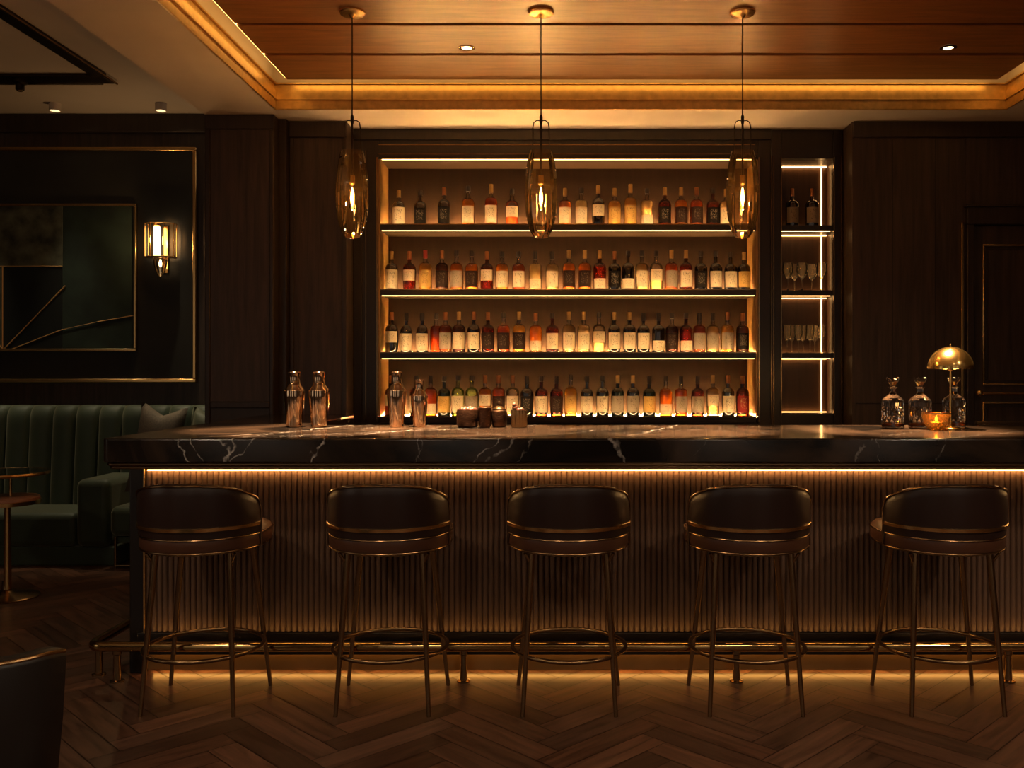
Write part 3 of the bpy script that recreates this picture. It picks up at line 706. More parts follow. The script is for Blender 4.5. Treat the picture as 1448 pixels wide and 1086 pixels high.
MB().box(BX0-.070, BX0-.004, b(4.165), b(4.23), 0, TB-.0005).build('corner_post', 'ledge', bb, bevel=.006)
MB().box(BX0-.004, BX0+.004, b(4.158), b(4.19), .187, .936).build('brass_strip', 'brass', bb, bevel=.001)

# foot rail
rl = thing('foot_rail', 'brass foot rail running along the bottom of the bar', 'foot rail', (0, 4.06, 0))
ry, rx, rz, rr = 0, -2.075, .154, .022
pts = [(2.9, ry, rz), (1, ry, rz), (-.5, ry, rz), (rx+.06, ry, rz)]+[(rx+.06-.06*math.sin(a), ry+.06-.06*math.cos(a), rz) for a in [k*PI/2/8 for k in range(1, 9)]]+[(rx, .7, rz), (rx, 1.5, rz)]
MB().tube(pts, rr, 16).build('rail', 'rail_brass', rl)
for x, y in ((rx, .09), (-1.95, 0), (-.42, 0), (.785, 0), (1.985, 0), (rx, 1.3)):
    MB().lathe([(.030, 0), (.030, .006), (.017, .010), (.015, .118), (.019, .122), (.019, .140)], 16, (x, y, 0)).build('post', 'bronze', rl)

# ------------------------------------------------------------------ bar stools
def sup(a, rx, ryb, ryf, p=3.2):
    """plan outline of the seat: round at the back (-y), a little squarer in front"""
    c, s = math.cos(a), math.sin(a)
    k = p if s > 0 else 2.0
    rr = (abs(c)**k+abs(s)**k)**(-1/k)
    return rr*c*rx, rr*s*(ryf if s > 0 else ryb)
def make_stool():
    t = thing('bar_stool', 'x', 'bar stool', (0, 0, 0), 0, 'leather bar stools along the counter')
    n = 48
    prof = [(.10, .645), (.90, .643), (.965, .650), (1.0, .664), (1.0, .700), (.985, .714), (.93, .727), (.75, .738), (.45, .743), (.12, .744)]
    mb = MB()
    rows = [[(*[c*k for c in sup(2*PI*i/n, .250, .254, .262)], z) for i in range(n)] for k, z in prof]
    V = mb.grid(rows, True); mb.bm.faces.new(V[-1]); mb.bm.faces.new(V[0][::-1])
    mb.build('seat', 'leather_seat', t, angle=60)
    mb = MB()
    for z, k in ((.708, 1.0), (.655, .985)):
        mb.tube([(*[c*k for c in sup(2*PI*i/n, .2515, .2555, .2635)], z) for i in range(n)], .0036, 8, True)
    mb.build('seat_piping', 'bronze', t)
    # backrest: curved shell open at the front
    A = math.radians(80); m = 40
    def top(th):
        u = abs(th)/A
        z = .930-.088*u**2.5
        if u > .92: z -= .035*((u-.92)/.08)**2
        return z
    def bot(th):
        u = abs(th)/A
        return .712 if u < .96 else .712-.06*min(1, (u-.96)/.03)
    def pt(th, off, z):
        a = -PI/2+th
        x, y = sup(a, .252, .258, .262)
        L = math.hypot(x, y); flare = .012*max(0, (z-.74)/.19)*max(0, math.cos(th))
        k = (L+off+flare)/L
        return (x*k, y*k, z)
    mb = MB(); rows = []
    for i in range(m+1):
        th = -A+2*A*i/m; zt, zb = top(th), bot(th)
        sec = []
        for j in range(7): sec.append(pt(th, 0+.004*math.sin(PI*j/6), zb+(zt-.012-zb)*j/6))
        sec += [pt(th, -.006, zt-.003), pt(th, -.017, zt), pt(th, -.028, zt-.003), pt(th, -.034, zt-.012)]
        for j in range(1, 6): sec.append(pt(th, -.034-.003*math.sin(PI*j/5), zt-.012+(zb+.02-zt)*j/5))
        rows.append(sec)
    V = mb.grid(rows, True)
    mb.bm.faces.new(V[0]); mb.bm.faces.new(V[-1][::-1])
    mb.build('backrest', 'leather', t, angle=60)
    mb = MB()
    edge = [pt(-A+2*A*i/m, .0015, top(-A+2*A*i/m)-.007) for i in range(m+1)]
    e0 = [pt(-A, .0015, z) for z in (.655, .70, .75, .78)]; e1 = [pt(A, .0015, z) for z in (.78, .75, .70, .655)]
    mb.tube(e0+edge+e1, .0042, 8)
    mb.build('back_piping', 'bronze', t)
    mb = MB(); rows = []; A2 = A*.955
    for i in range(m+1):
        th = -A2+2*A2*i/m
        rows.append([pt(th, o, z) for o, z in ((.001, .740), (.0085, .742), (.0085, .755), (.001, .757))])
    V = mb.grid(rows, True); mb.bm.faces.new(V[0]); mb.bm.faces.new(V[-1][::-1])
    mb.build('brass_band', 'brass', t, angle=30)
    mb = MB()
    mb.tube([(*[c*.62 for c in sup(2*PI*i/24, .25, .25, .25)], .637) for i in range(24)], .008, 8, True)
    mb.build('seat_frame', 'dark_metal', t)
    for sx in (-1, 1):
        for sy in (-1, 1):
            tx, ty, fx, fy = .150*sx, (.128 if sy < 0 else .140)*sy, (.185 if sy < 0 else .218)*sx, (.187 if sy < 0 else .180)*sy
            pts = [(tx+(fx-tx)*k, ty+(fy-ty)*k, .640*(1-k)) for k in (0, .25, .5, .75, 1)]
            lg = MB().tube(pts, [.0145, .013, .0115, .010, .0085], 12).build('leg', 'bronze', t)
            MB().tube([(tx*1.03, ty*1.03, .58), (tx*1.07, ty*1.07, .607), (tx*1.14, ty*1.14, .628), (tx*1.19, ty*1.19, .641)], [.005, .0055, .006, .006], 8).build('leg_bracket', 'bronze', lg)
    MB().tube([(.236*math.cos(2*PI*i/40), .236*math.sin(2*PI*i/40), .230) for i in range(40)], .0085, 10, True).build('foot_ring', 'bronze', t)
    return t
spots = [(-1.475, 'leftmost leather bar stool, in front of the rounded counter end'), (-.70, 'second leather bar stool from the left, below the pair of counter shakers'),
         (.042, 'middle leather bar stool of the five, seen straight from behind'), (.784, 'fourth leather bar stool from the left, seat cushion showing on its left'),
         (1.585, 'rightmost leather bar stool, cut by the edge of the photo')]
st0 = make_stool()
for i, (x, lab) in enumerate(spots):
    if i == 0: st0.location = (x, 3.832, 0); st0['label'] = lab
    else: copy_thing(st0, (x, 3.832, 0), lab)

# ------------------------------------------------------------------ pendants
def make_pendant():
    t = thing('pendant_lamp', 'x', 'pendant lamp', (0, 0, WZ), 0, 'amber glass pendant lamps over the bar')
    MB().lathe([(.066, -.0005), (.066, -.010), (.060, -.016), (.02, -.020), (.008, -.034)], 28).build('ceiling_canopy', 'brass', t)
    MB().tube([(0, 0, -.02), (0, 0, -.545)], .0032, 8).build('cord', 'dark_metal', t)
    h = .545
    mb = MB().lathe([(.006, -h-.03), (.0085, -h-.02), (.0085, -h+.01), (.004, -h+.02)], 12)
    mb.tube([(0, 0, -h), (0, 0, -h-.31)], .0055, 10)
    for s in (-1, 1):
        mb.tube([(0, 0, -h-.012), (s*.022, 0, -h-.010), (s*.036, 0, -h-.020), (s*.041, 0, -h-.045), (s*.043, 0, -h-.17), (s*.046, 0, -h-.20)], .0028, 8)
    mb.build('hanger', 'dark_metal', t)
    zt = -.712
    G = .437
    def gp(k): return .0575+.0255*math.sin(PI*min(1, k/.98))**.8 if k < .5 else .083-.041*max(0, (k-.5)/.5)**2.6
    prof = [(gp(k/14), zt-G*k/14) for k in range(15)]
    out = [(r, z) for r, z in prof]
    out[-1] = (out[-1][0]*.86, out[-1][1])
    inn = [(r-.0035, z) for r, z in out[::-1]]
    inn[0] = (inn[0][0], inn[0][1]+.006)
    mb = MB(); seg = 20
    def ring(r, z): return [(r*math.cos(2*PI*i/seg), r*math.sin(2*PI*i/seg), z) for i in range(seg)]
    rows = [ring(r, z) for r, z in out+[(.02, zt-G-.004)]]
    V = mb.grid(rows, True); mb.bm.faces.new(V[-1])
    mb.build('glass_shade', 'amber_glass', t, angle=10)
    MB().lathe([(.008, zt-.12), (.015, zt-.125), (.015, zt-.165), (.011, zt-.17)], 16).build('socket', 'brass', t)
    bl = MB().lathe([(.010, zt-.170), (.017, zt-.185), (.0185, zt-.21), (.0185, zt-.265), (.015, zt-.288), (.008, zt-.298), (0, zt-.300)], 16, cap0=False).build('bulb', 'bulb_glass', t)
    MB().lathe([(0, zt-.182), (.0035, zt-.19), (.0065, zt-.215), (.0085, zt-.24), (.0055, zt-.262), (0, zt-.282)], 12).build('filament', 'filament', bl)
    return t
def point(name, loc, power, col, r, parent=None):
    l = bpy.data.lights.new(name, 'POINT'); l.energy = power; l.color = col; l.shadow_soft_size = r
    o = bpy.data.objects.new(name, l); COL.objects.link(o); o.location = loc
    if parent: o.parent = parent
    return o
PEND_W = 23
pd = make_pendant()
point('bulb_light', (0, 0, -.712-.235), PEND_W, (1, .50, .15), .012, pd)
for i, (px, lab) in enumerate(((498, 'left amber glass pendant lamp, hanging above the pair of shakers'), (765, 'middle amber glass pendant lamp, in front of the top shelf bottles'), (1050, 'right amber glass pendant lamp, hanging beside the display cabinet'))):
    x = PX(px, 4.674)
    if i == 0: pd.location = (x, 4.674, WZ); pd['label'] = lab
    else: copy_thing(pd, (x, 4.674, WZ), lab)

# downlights
def spot(name, loc, power, col, ang, blend=.6, r=.03, parent=None):
    l = bpy.data.lights.new(name, 'SPOT'); l.energy = power; l.color = col; l.spot_size = math.radians(ang); l.spot_blend = blend; l.shadow_soft_size = r
    o = bpy.data.objects.new(name, l); COL.objects.link(o); o.location = loc
    if parent: o.parent = parent
    return o
def downlight(x, y, z, label, power, ang=80, col=(1, .72, .42)):
    t = thing('recessed_downlight', label, 'downlight', (x, y, z), 0, 'recessed ceiling downlights')
    MB().lathe([(.046, -.0005), (.046, -.005), (.030, -.007), (.028, -.002)], 24, cap0=False, cap1=False).build('trim_ring', 'bronze', t)
    MB().lathe([(.027, -.0025), (0, -.0020)], 20, cap0=False).build('lens', 'downlight', t)
    spot('lamp', (0, 0, -.012), power, col, ang, r=.03 if ang < 120 else .12, parent=t)
downlight(PX(660, 5.194), 5.194, WZ, 'small round recessed downlight between the left and middle pendants', 14)
downlight(PX(1341, 5.194), 5.194, WZ, 'small round recessed downlight in the right end of the wooden ceiling', 14)

for px, lab in ((425, 'left end'), (670, 'left middle'), (950, 'right middle'), (1270, 'right end')):  # row added above the view to brighten the counter top
    downlight(PX(px, 4.42), 4.42, WZ, f'added unseen downlight over the front of the bar counter, {lab} of its row', 2300, 32, (1, .62, .32))
# ------------------------------------------------------------------ things on the counter
def shaker(x, y, s, w, label):
    t = thing('cocktail_shaker', label, 'cocktail shaker', (x, y, CT+.0003), 0, 'metal cocktail shakers on the bar'); t.scale = (w, w, s)
    MB().lathe([(.036, 0), (.038, .003), (.0385, .01), (.046, .09), (.0515, .150), (.0525, .178), (.0515, .186), (.049, .188)], 32).build('tin', 'rose_steel', t)
    MB().lathe([(.049, .1885), (.048, .192), (.034, .212), (.030, .220), (.0285, .230)], 32).build('strainer_shoulder', 'rose_steel', t)
    MB().lathe([(.029, .2305), (.0275, .236), (.0285, .268), (.0305, .274), (.0305, .279), (.028, .282), (0, .283)], 32).build('lid', 'rose_steel', t)
shaker(PX(416, 4.61), 4.61, .985, 1.0, 'rose metal cocktail shaker, left of the pair at the counter corner')
shaker(PX(451, 4.61), 4.61, .985, 1.0, 'rose metal cocktail shaker, right of the pair at the counter corner')
shaker(PX(561, 4.61), 4.61, .985, .93, 'tall copper-toned cocktail shaker before the left end of the shelves')
shaker(PX(593, 4.63), 4.63, .84, .82, 'small dark cocktail shaker right of the tall copper-toned one')

def cup(name, label, px, prof, mat, cat, y=4.6):
    t = thing(name, label, cat, (PX(px, y), y, CT+.0003), 0, 'dark bar vessels in the middle of the counter')
    MB().lathe(prof, 28).build('body', mat, t)
    return t
c1 = cup('hammered_bowl', 'wide dark hammered copper bowl filled with garnish, leftmost of the vessels', 661.5, [(.045, 0), (.053, .008), (.058, .04), (.057, .075), (.053, .088), (.050, .088), (.047, .075), (0, .07)], 'copper_hammered', 'bowl')
mb = MB()
for k in range(12):
    a = k*2.4; r = .012+.028*math.sqrt(k/12)
    mb.ball((r*math.cos(a), r*math.sin(a), .083+.012*(1-r/.04)), .015, 10)
mb.build('garnish', 'garnish', c1)
c2 = cup('hammered_tumbler', 'tall dark hammered copper tumbler, second of the counter vessels', 685.5, [(.026, 0), (.030, .006), (.033, .05), (.036, .100), (.034, .102), (.031, .095), (.028, .02), (0, .015)], 'copper_hammered', 'tumbler', 4.575)
MB().lathe([(.030, .080), (0, .081)], 20).build('drink', 'garnish', c2)
c3 = cup('hammered_jar', 'dark hammered copper jar with a knobbed lid, third of the counter vessels', 706, [(.030, 0), (.037, .008), (.041, .045), (.038, .082), (.034, .086), (0, .086)], 'copper_hammered', 'jar')
MB().lathe([(.035, .0865), (.034, .092), (.02, .104), (.008, .107), (.006, .112), (.012, .118), (.012, .126), (0, .130)], 24).build('lid', 'bronze', c3)
c4 = thing('ribbed_tumbler', 'ribbed metal tumbler with a brass side, rightmost of the counter vessels', 'tumbler', (PX(734, 4.59), 4.59, CT+.0003), 0, 'dark bar vessels in the middle of the counter')
mb = MB(); rows = []
for k, z in ((.9, 0), (.95, .004), (1.0, .08), (1.0, .086), (.93, .086), (.9, .02)):
    rows.append([((.040+.0022*math.cos(16*2*PI*i/96))*k*math.cos(2*PI*i/96), (.040+.0022*math.cos(16*2*PI*i/96))*k*math.sin(2*PI*i/96), z) for i in range(96)])
V = mb.grid(rows, True); mb.bm.faces.new(V[-1]); mb.bm.faces.new(V[0][::-1])
mb.build('body', 'ribbed_pewter', c4, angle=70)
mb = MB()
for k, (dx, dy, z, r) in enumerate(((-.020, .0, .096, .016), (-.024, -.004, .112, .011), (.012, .005, .086, .014), (0, -.012, .085, .013))): mb.ball((dx, dy, z), r, 10)
mb.build('garnish', 'garnish', c4)

# cut crystal decanters
def make_decanter():
    t = thing('crystal_decanter', 'x', 'decanter', (0, 0, CT+.0003), 0, 'cut crystal decanters on the bar')
    mb = MB(); seg = 28; rows = []
    prof = [(.049, 0), (.052, .004), (.0535, .010), (.0535, .030), (.0535, .050), (.0535, .070), (.0535, .090), (.0535, .110), (.0535, .128), (.051, .140), (.042, .150), (.028, .160), (.0175, .170), (.0145, .180), (.0145, .195), (.021, .199), (.021, .203), (.014, .204)]
    for k, (r, z) in enumerate(prof):
        rows.append([(r*(1-(.06 if (3 <= k <= 7 and (i+k) % 2) else 0))*math.cos(2*PI*i/seg), r*(1-(.06 if (3 <= k <= 7 and (i+k) % 2) else 0))*math.sin(2*PI*i/seg), z) for i in range(seg)])
    V = mb.grid(rows, True); mb.bm.faces.new(V[0][::-1])
    bm = mb.bm; bmesh.ops.triangulate(bm, faces=[f for f in bm.faces if .028 < f.calc_center_median().z < .112])
    mb.build('body', 'cut_glass', t, angle=4)
    MB().lathe([(.046, .012), (.048, .014), (.048, .026), (0, .026)], 24).build('whisky', 'l_amber', t)
    MB().lathe([(.010, .1985), (.012, .206), (.014, .212), (.030, .238), (.0315, .246), (.030, .250), (0, .250)], 14).build('stopper', 'cut_glass', t, angle=10)
    return t
d0 = make_decanter()
for i, (px, y, lab) in enumerate(((1262.5, 4.50, 'cut crystal decanter with flared stopper, leftmost of the three'), (1301, 4.50, 'cut crystal decanter with flared stopper, middle one of the three'), (1349, 4.56, 'cut crystal decanter standing behind the stem of the brass lamp'))):
    if i == 0: d0.location = (PX(px, y), y, CT+.0003); d0['label'] = lab
    else: copy_thing(d0, (PX(px, y), y, CT+.0003), lab)
vt = thing('votive_candle', 'amber glass votive bowl with a lit candle beside the decanters', 'candle holder', (PX(1324, 4.38), 4.38, CT+.0003))
MB().lathe([(.030, 0), (.034, .004), (.055, .030), (.064, .062), (.066, .082), (.063, .082), (.060, .064), (.050, .032), (.028, .008), (0, .007)], 28).build('bowl', 'votive_glass', vt)
MB().lathe([(.0665, .083), (.0672, .080), (.0668, .077)], 28, cap0=False, cap1=False).build('rim', 'brass', vt)
cd = MB().lathe([(.024, .0085), (.026, .012), (.026, .036), (.020, .038), (0, .037)], 20).build('candle', 'wax', vt)
MB().lathe([(0, .040), (.005, .046), (.006, .052), (.003, .062), (0, .070)], 10).build('flame', 'flame', cd)
point('candle_light', (0, 0, .066), .35, (1, .55, .18), .006, vt)
# dome lamp
tl = thing('table_lamp', 'small brass table lamp with a dome shade on the bar', 'lamp', (PX(1344, 4.44), 4.44, CT+.0003))
MB().lathe([(.050, 0), (.050, .006), (.044, .011), (.012, .015), (.007, .024)], 32).build('base', 'brass_polished', tl)
MB().tube([(0, 0, .02), (0, 0, .300)], .0052, 14).build('stem', 'brass_polished', tl)
R = .105; z0 = .293
prof = [(R*math.cos(a), z0+.106*math.sin(a)) for a in [k*PI/2/14 for k in range(14)]]+[(.004, z0+.106)]
inn = [(max(.003, r-.002), z-.002) for r, z in prof[::-1]]
MB().lathe(prof+inn, 44, cap0=False, cap1=False).build('dome_shade', 'brass_polished', tl)
MB().lathe([(.004, z0+.106), (.005, z0+.112), (.003, z0+.120), (0, z0+.121)], 12).build('finial', 'brass_polished', tl)
MB().lathe([(.012, .281), (.014, .284), (.014, .30), (.010, .305)], 16).build('socket', 'brass', tl)
MB().lathe([(.010, .306), (.016, .318), (.018, .33), (.012, .345), (0, .35)], 16).build('bulb', 'bulb', tl)
point('lamp_light', (0, 0, .287), 4, (1, .58, .22), .03, tl)

# ------------------------------------------------------------------ painting and sconce
pt_ = thing('wall_painting', 'dark green abstract painting with thin gold lines and brass frame', 'painting', (0, 7.186, 0))
PYD = 7.16
ax0, ax1, az0, az1 = -4.75, PX(193, PYD), PZ(497, PYD), PZ(288, PYD)
MB().box(ax0+.02, ax1-.02, -.020, -.0005, az0+.02, az1-.02).build('canvas', 'art_green', pt_, smooth=False)
MB().box(ax0+.02, PX(88, PYD), -.024, -.0202, PZ(376, PYD), az1-.02).build('grey_block', 'art_grey', pt_, smooth=False)
MB().box(PX(4, PYD), PX(88, PYD), -.023, -.0202, az0+.02, PZ(377, PYD)).build('black_block', 'art_black', pt_, smooth=False)
MB().box(ax0+.02, PX(3, PYD), -.023, -.0202, az0+.02, PZ(377, PYD)).build('lower_block', 'art_grey', pt_, smooth=False)
mb = MB()
def stroke(a, c, r=.0042):
    mb.tube([(PX(a[0], PYD), -.0245, PZ(a[1], PYD)), (PX(c[0], PYD), -.0245, PZ(c[1], PYD))], r, 6)
stroke((-60, 376.5), (88, 376.5)); stroke((3.5, 377), (3.5, 494)); stroke((5, 494), (92, 404)); stroke((16, 494), (88, 466)); stroke((138, 455), (190, 446)); stroke((88, 466), (138, 455), .0018); stroke((-40, 440), (4, 494))
mb.build('gold_lines', 'gold_line', pt_)
mb = frame_bars(MB(), ax0, ax1, az0, az1, .022, -.034, -.0005)
mb.build('frame', 'brass', pt_, bevel=.005)

sx, sy = PX(229, 7.12), 7.186
sc = thing('wall_sconce', 'brass and glass wall sconce with a lit frosted tube', 'wall lamp', (sx, sy, 0))
zt, zb, zp = PZ(316, 7.1), PZ(363, 7.1), PZ(392, 7.1)
MB().box(-.016, .026, -.016, -.0005, zb-.12, zt-.01).build('back_plate', 'brass', sc, bevel=.004)
hexp = [(-.118, -.03), (-.118, -.10), (-.06, -.135), (.04, -.135), (.10, -.09), (.10, -.03)]
mb = MB()
a = [mb.bm.verts.new((x, y, zb)) for x, y in hexp]; c = [mb.bm.verts.new((x, y, zt)) for x, y in hexp]
for i in range(len(hexp)-1): mb.bm.faces.new((a[i], a[i+1], c[i+1], c[i]))
mb.build('glass_panes', 'sconce_glass', sc, smooth=False)
mb = MB()
for x, y in hexp: mb.tube([(x, y, zb-.004), (x, y, zt+.004)], .0042, 8)
for z in (zb, zt): mb.tube([(x, y, z) for x, y in hexp], .0042, 8)
mb.build('brass_edges', 'brass', sc)
MB().prism([(x*.98, y*.98) for x, y in hexp], zb-.010, zb-.003).build('tray', 'brass', sc)
MB().lathe([(.022, zb+.0), (.026, zb+.008), (.026, zt-.03), (.02, zt-.022), (0, zt-.022)], 20, (-.035, -.075, 0)).build('lamp_tube', 'sconce_tube', sc)
MB().lathe([(.012, zt-.021), (.027, zt-.016), (.027, zt+.004), (0, zt+.005)], 20, (-.035, -.075, 0)).build('tube_cap', 'brass', sc)
MB().lathe([(0, zp), (.012, zp+.012), (.032, zp+.045), (.046, zp+.085), (.050, zp+.12), (.050, zb-.011)], 24, (-.008, -.075, 0), cap1=False).build('glass_finial', 'sconce_glass', sc)
MB().lathe([(.006, zb-.02), (.012, zb-.05), (.010, zb-.07), (0, zb-.08)], 12, (-.008, -.075, 0)).build('finial_bulb', 'sconce_tube', sc)
point('sconce_light', (-.02, -.17, (zt+zb)/2), 5, (1, .58, .24), .03, sc)

# ------------------------------------------------------------------ lounge corner
def channel_back(mb, x0, n, w, phase=0):
    path = []                                   # (y, z, bulge) from seat up over the top
    for k in range(12):
        t = k/11; path.append((6.945+.05*t, .36+.64*t, 1.0))
    for k in range(1, 8):
        a = k/7*PI*.62; path.append((6.995+.075*(1-math.cos(a)), 1.0+.105*math.sin(a), 1-.35*k/7))
    path.append((7.16, 1.0, .3)); path.append((7.165, .36, 0))
    S = 12
    rows = []
    for (y, z, bl) in path:
        row = []
        for c in range(n):
            for j in range(S+(1 if c == n-1 else 0)):
                u = j/S
                bulge = .055*math.sqrt(max(0, 1-(2*u-1)**2))**.8*bl
                row.append((x0+(c+u)*w, y-bulge, z+.012*bulge/.05*(1 if z > .98 else 0)))
        rows.append(row)
    V = mb.grid(rows)
    mb.bm.faces.new([r[0] for r in V]); mb.bm.faces.new([r[-1] for r in V][::-1])
def cushion_box(x0, x1, y0, y1, z0, z1):
    return MB().box(x0, x1, y0, y1, z0, z1)
sf = thing('sofa', 'dark green velvet sofa with a tall channelled back', 'sofa', (0, 0, 0))
mb = MB(); channel_back(mb, -5.0-.064, 11, .1745); mb.build('backrest', 'velvet', sf, angle=70)
cushion_box(-5.06, -3.39, 6.45, 6.94, .135, .372).build('seat_cushion', 'velvet', sf, bevel=.045, seg=4)
cushion_box(-5.06, -3.12, 6.475, 7.16, .0, .134).build('base', 'velvet', sf, bevel=.01)
cushion_box(-3.385, -3.148, 6.43, 6.93, .1345, .612).build('armrest', 'velvet', sf, bevel=.05, seg=4)
ac = thing('lounge_chair', 'green velvet lounge chair with channelled back between sofa and pilaster', 'armchair', (0, 0, 0))
mb = MB(); channel_back(mb, -3.142, 4, .1745); mb.build('backrest', 'velvet', ac, angle=70)
cushion_box(-3.12, -2.44, 6.37, 6.94, .22, .43).build('seat_cushion', 'velvet', ac, bevel=.05, seg=4)
cushion_box(-3.10, -2.46, 6.42, 7.16, .17, .219).build('base', 'velvet', ac, bevel=.01)
for x in (-3.085, -2.48):
    for y in (6.40, 7.10): MB().tube([(x, y, .2195), (x, y, 0)], .010, 10).build('leg', 'bronze', ac)
MB().tube([(-3.085, 6.40, .016), (-2.48, 6.40, .016)], .009, 10).tube([(-3.085, 6.40, .016), (-3.085, 7.10, .016)], .009, 10).build('stretcher', 'bronze', ac)
def pillow(name, label, loc, rot, w, h, th, mat, chop=0):
    mb = MB(); n = 14
    for s in (-1, 1):
        rows = []
        for i in range(n+1):
            v = -1+2*i/n; row = []
            for j in range(n+1):
                u = -1+2*j/n
                px = 1-.06*(1-abs(v)**2.2); pz = 1-.06*(1-abs(u)**2.2)
                t = th/2*((1-u**4)*(1-v**4))**.5
                dz = -chop*max(0, (v+.2)/1.2)**2*(1-min(1, abs(u)/.8))**1.0
                row.append((u*w/2*px, s*t, v*h/2*pz+dz))
            rows.append(row)
        mb.grid(rows)
    bmesh.ops.remove_doubles(mb.bm, verts=mb.bm.verts[:], dist=.0005)
    o = mb.build(name, mat, angle=80, loc=loc); o.rotation_euler = rot
    return tag(o, label, 'cushion')
pillow('throw_pillow', 'beige linen throw pillow with a chopped top leaning on the lounge chair back', (-2.925, 6.69, .80), (math.radians(-8), math.radians(8), math.radians(5)), .33, .66, .16, 'beige', .06)
pillow('throw_pillow', 'olive velvet throw pillow at the right end of the lounge chair', (-2.545, 6.70, .785), (math.radians(-8), 0, math.radians(-6)), .28, .66, .16, 'velvet_cushion', .05)
# two-tier side table
tb = thing('side_table', 'two tier brass side table with a glass top and a salmon lower tier', 'side table', (PX(8, 5.57), 5.57, 0))
MB().lathe([(.185, 0), (.187, .006), (.175, .014), (.05, .03), (.024, .05), (.018, .10)], 36).build('base', 'bronze', tb)
MB().tube([(.012, 0, .05), (.012, 0, .566)], [.022, .018], 16).build('stem', 'brass', tb)
MB().lathe([(.165, .5663), (.19, .567), (.192, .590), (.185, .592), (0, .592)], 40).build('tier_rim', 'brass', tb)
MB().lathe([(.184, .5925), (.184, .606), (.175, .612), (0, .612)], 40).build('lower_tier', 'pink_stone', tb)
MB().tube([(.03, 0, .6125), (.03, 0, .742)], .0085, 12).build('upper_stem', 'brass', tb)
tr_ = MB().lathe([(.225, .7425), (.245, .743), (.250, .752), (.245, .762), (.240, .762), (.238, .75), (.225, .75)], 44, (-.01, 0, 0), cap0=False, cap1=False).build('upper_rim', 'brass', tb)
MB().tube([(-.235, 0, .746), (.22, 0, .746)], .006, 8).build('cross_bar', 'brass', tb)
MB().lathe([(.2395, .753), (.2395, .7615), (0, .7615)], 44, (-.01, 0, 0)).build('glass_top', 'table_glass', tb)
# near barrel chair, bottom left corner
bc = thing('lounge_chair', 'black leather low lounge chair in the near left corner of the photo', 'armchair', (-1.640, 2.56, 0), math.radians(3))
def chair_drop(th):
    s = min(1, max(0, (abs(math.degrees(th))-52)/26))
    return .016+.03*s*s*(3-2*s)
mb = MB(); rows = []; m = 44
for i in range(m+1):
    th = math.radians(-61+122*i/m)
    sec = []
    dz = chair_drop(th)
    for (o, z) in ((-.015, .28), (.0, .30), (.024, .48), (.036, .655-dz), (.032, .668-dz), (.020, .674-dz), (-.020, .674-dz), (-.034, .666-dz), (-.038, .65-dz), (-.055, .43), (-.06, .28)):
        a = -PI/2+th
        c, s = math.cos(a), math.sin(a); k = 3.4
        q = (abs(c)**k+abs(s)**k)**(-1/k)*.335
        sec.append(((q+o)*c, (q+o)*s, z))
    rows.append(sec)
V = mb.grid(rows, True); mb.bm.faces.new(V[0]); mb.bm.faces.new(V[-1][::-1])
mb.build('backrest', 'leather_black', bc, angle=50)
mb = MB(); pts = []
for i in range(m+1):
    th = math.radians(-61+122*i/m); a = -PI/2+th; c, s = math.cos(a), math.sin(a)
    q = (abs(c)**3.4+abs(s)**3.4)**(-1/3.4)*.335+.030
    pts.append((q*c, q*s, .669-chair_drop(th)))
mb.tube(pts, .005, 8); mb.build('back_piping', 'bronze', bc)
MB().prism([(.225*math.cos(2*PI*i/32), .225*math.sin(2*PI*i/32)-.07) for i in range(32)], .26, .42).build('seat_cushion', 'leather_black', bc, bevel=.04, seg=3, angle=30)
for x in (-.17, .17):
    for y in (-.20, .07): MB().tube([(x, y, .262), (x*1.1, y*1.1, 0)], [.014, .009], 10).build('leg', 'bronze', bc)

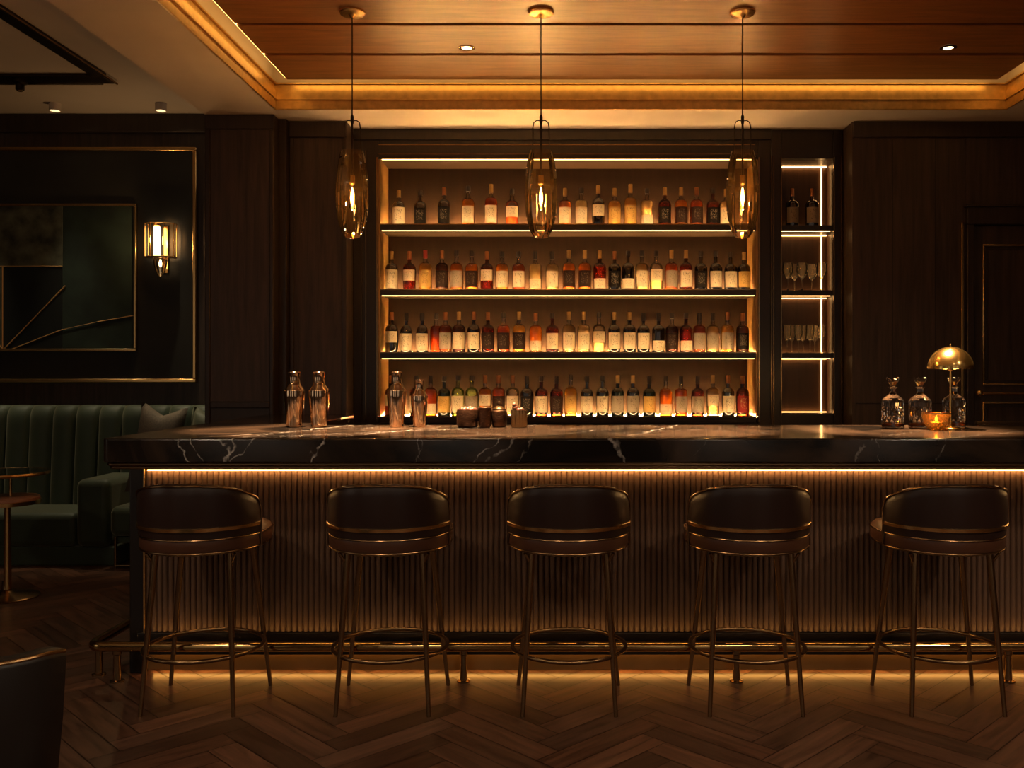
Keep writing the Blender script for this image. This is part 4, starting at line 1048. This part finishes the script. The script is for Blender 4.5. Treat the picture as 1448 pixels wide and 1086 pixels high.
# ------------------------------------------------------------------ fill downlights added out of view, and can lights over the sofa
def fill_downlight(x, y, z, label, power, ang=145, col=(1, .74, .50)):  # unseen downlight added to lift the room's light level
    downlight(x, y, z, label, power, ang, col)
fill_downlight(-3.0, 1.4, HIGH, 'added fill downlight in the pale ceiling above the lounge near the camera', 120)
for x, lab in ((-4.55, 'leftmost pale ceiling can light over the left end of the sofa'), (-3.78, 'dark ceiling can light over the sofa seat left of the wall sconce'), (-2.985, 'dark ceiling can light over the sofa arm near the wall sconce'), (-2.48, 'dark ceiling can light over the lounge chair beside the pilaster')):
    t = thing('can_light', lab, 'ceiling light', (x, 6.90, HIGH), 0, 'can lights over the sofa')
    MB().lathe([(.040, -.0005), (.040, -.055), (.034, -.056), (.032, -.008), (0, -.007)], 24, cap0=False).build('housing', 'plaster', t)
    MB().lathe([(.026, -.0085), (0, -.0080)], 20, cap0=False).build('lens', 'downlight', t)
    spot('lamp', (0, 0, -.02), 62, (1, .84, .54), 36, 1.0, .02, t)
fill_downlight(3.1, 1.6, CEIL, 'added fill downlight in the plaster ceiling near the right hand wall', 130)
fill_downlight(.4, -.6, CEIL, 'added fill downlight in the plaster ceiling straight behind the viewer', 90)
fill_downlight(1.6, .7, CEIL, 'added fill downlight in the plaster ceiling behind the viewer on the right', 85)
fill_downlight(-1.2, .3, CEIL, 'added fill downlight in the plaster ceiling behind the viewer on the left', 85)

# ------------------------------------------------------------------ world, camera, colour management
w = bpy.data.worlds.new('world'); SC.world = w; w.use_nodes = True
bg = w.node_tree.nodes['Background']; bg.inputs[0].default_value = (1.0, .80, .62, 1); bg.inputs[1].default_value = .50
cam = bpy.data.cameras.new('camera'); co = bpy.data.objects.new('camera', cam); COL.objects.link(co)
co.location = (0, 0, EYE); co.rotation_euler = (PI/2, 0, 0)
cam.sensor_width = 36; cam.lens = F/1448*36; cam.shift_x = -(CX-724)/1448; cam.shift_y = -(543-CY)/1448
cam.clip_start = .05; cam.clip_end = 60
SC.camera = co
vs = SC.view_settings
vs.view_transform = 'Standard'; vs.look = 'None'; vs.gamma = 1; vs.exposure = 0.25; vs.use_curve_mapping = False
cy = SC.cycles
cy.max_bounces = 8; cy.diffuse_bounces = 3; cy.glossy_bounces = 4; cy.transmission_bounces = 6; cy.transparent_max_bounces = 24
cy.caustics_reflective = False; cy.caustics_refractive = False; cy.sample_clamp_indirect = 4.0; cy.sample_clamp_direct = 0
cy.use_denoising = True
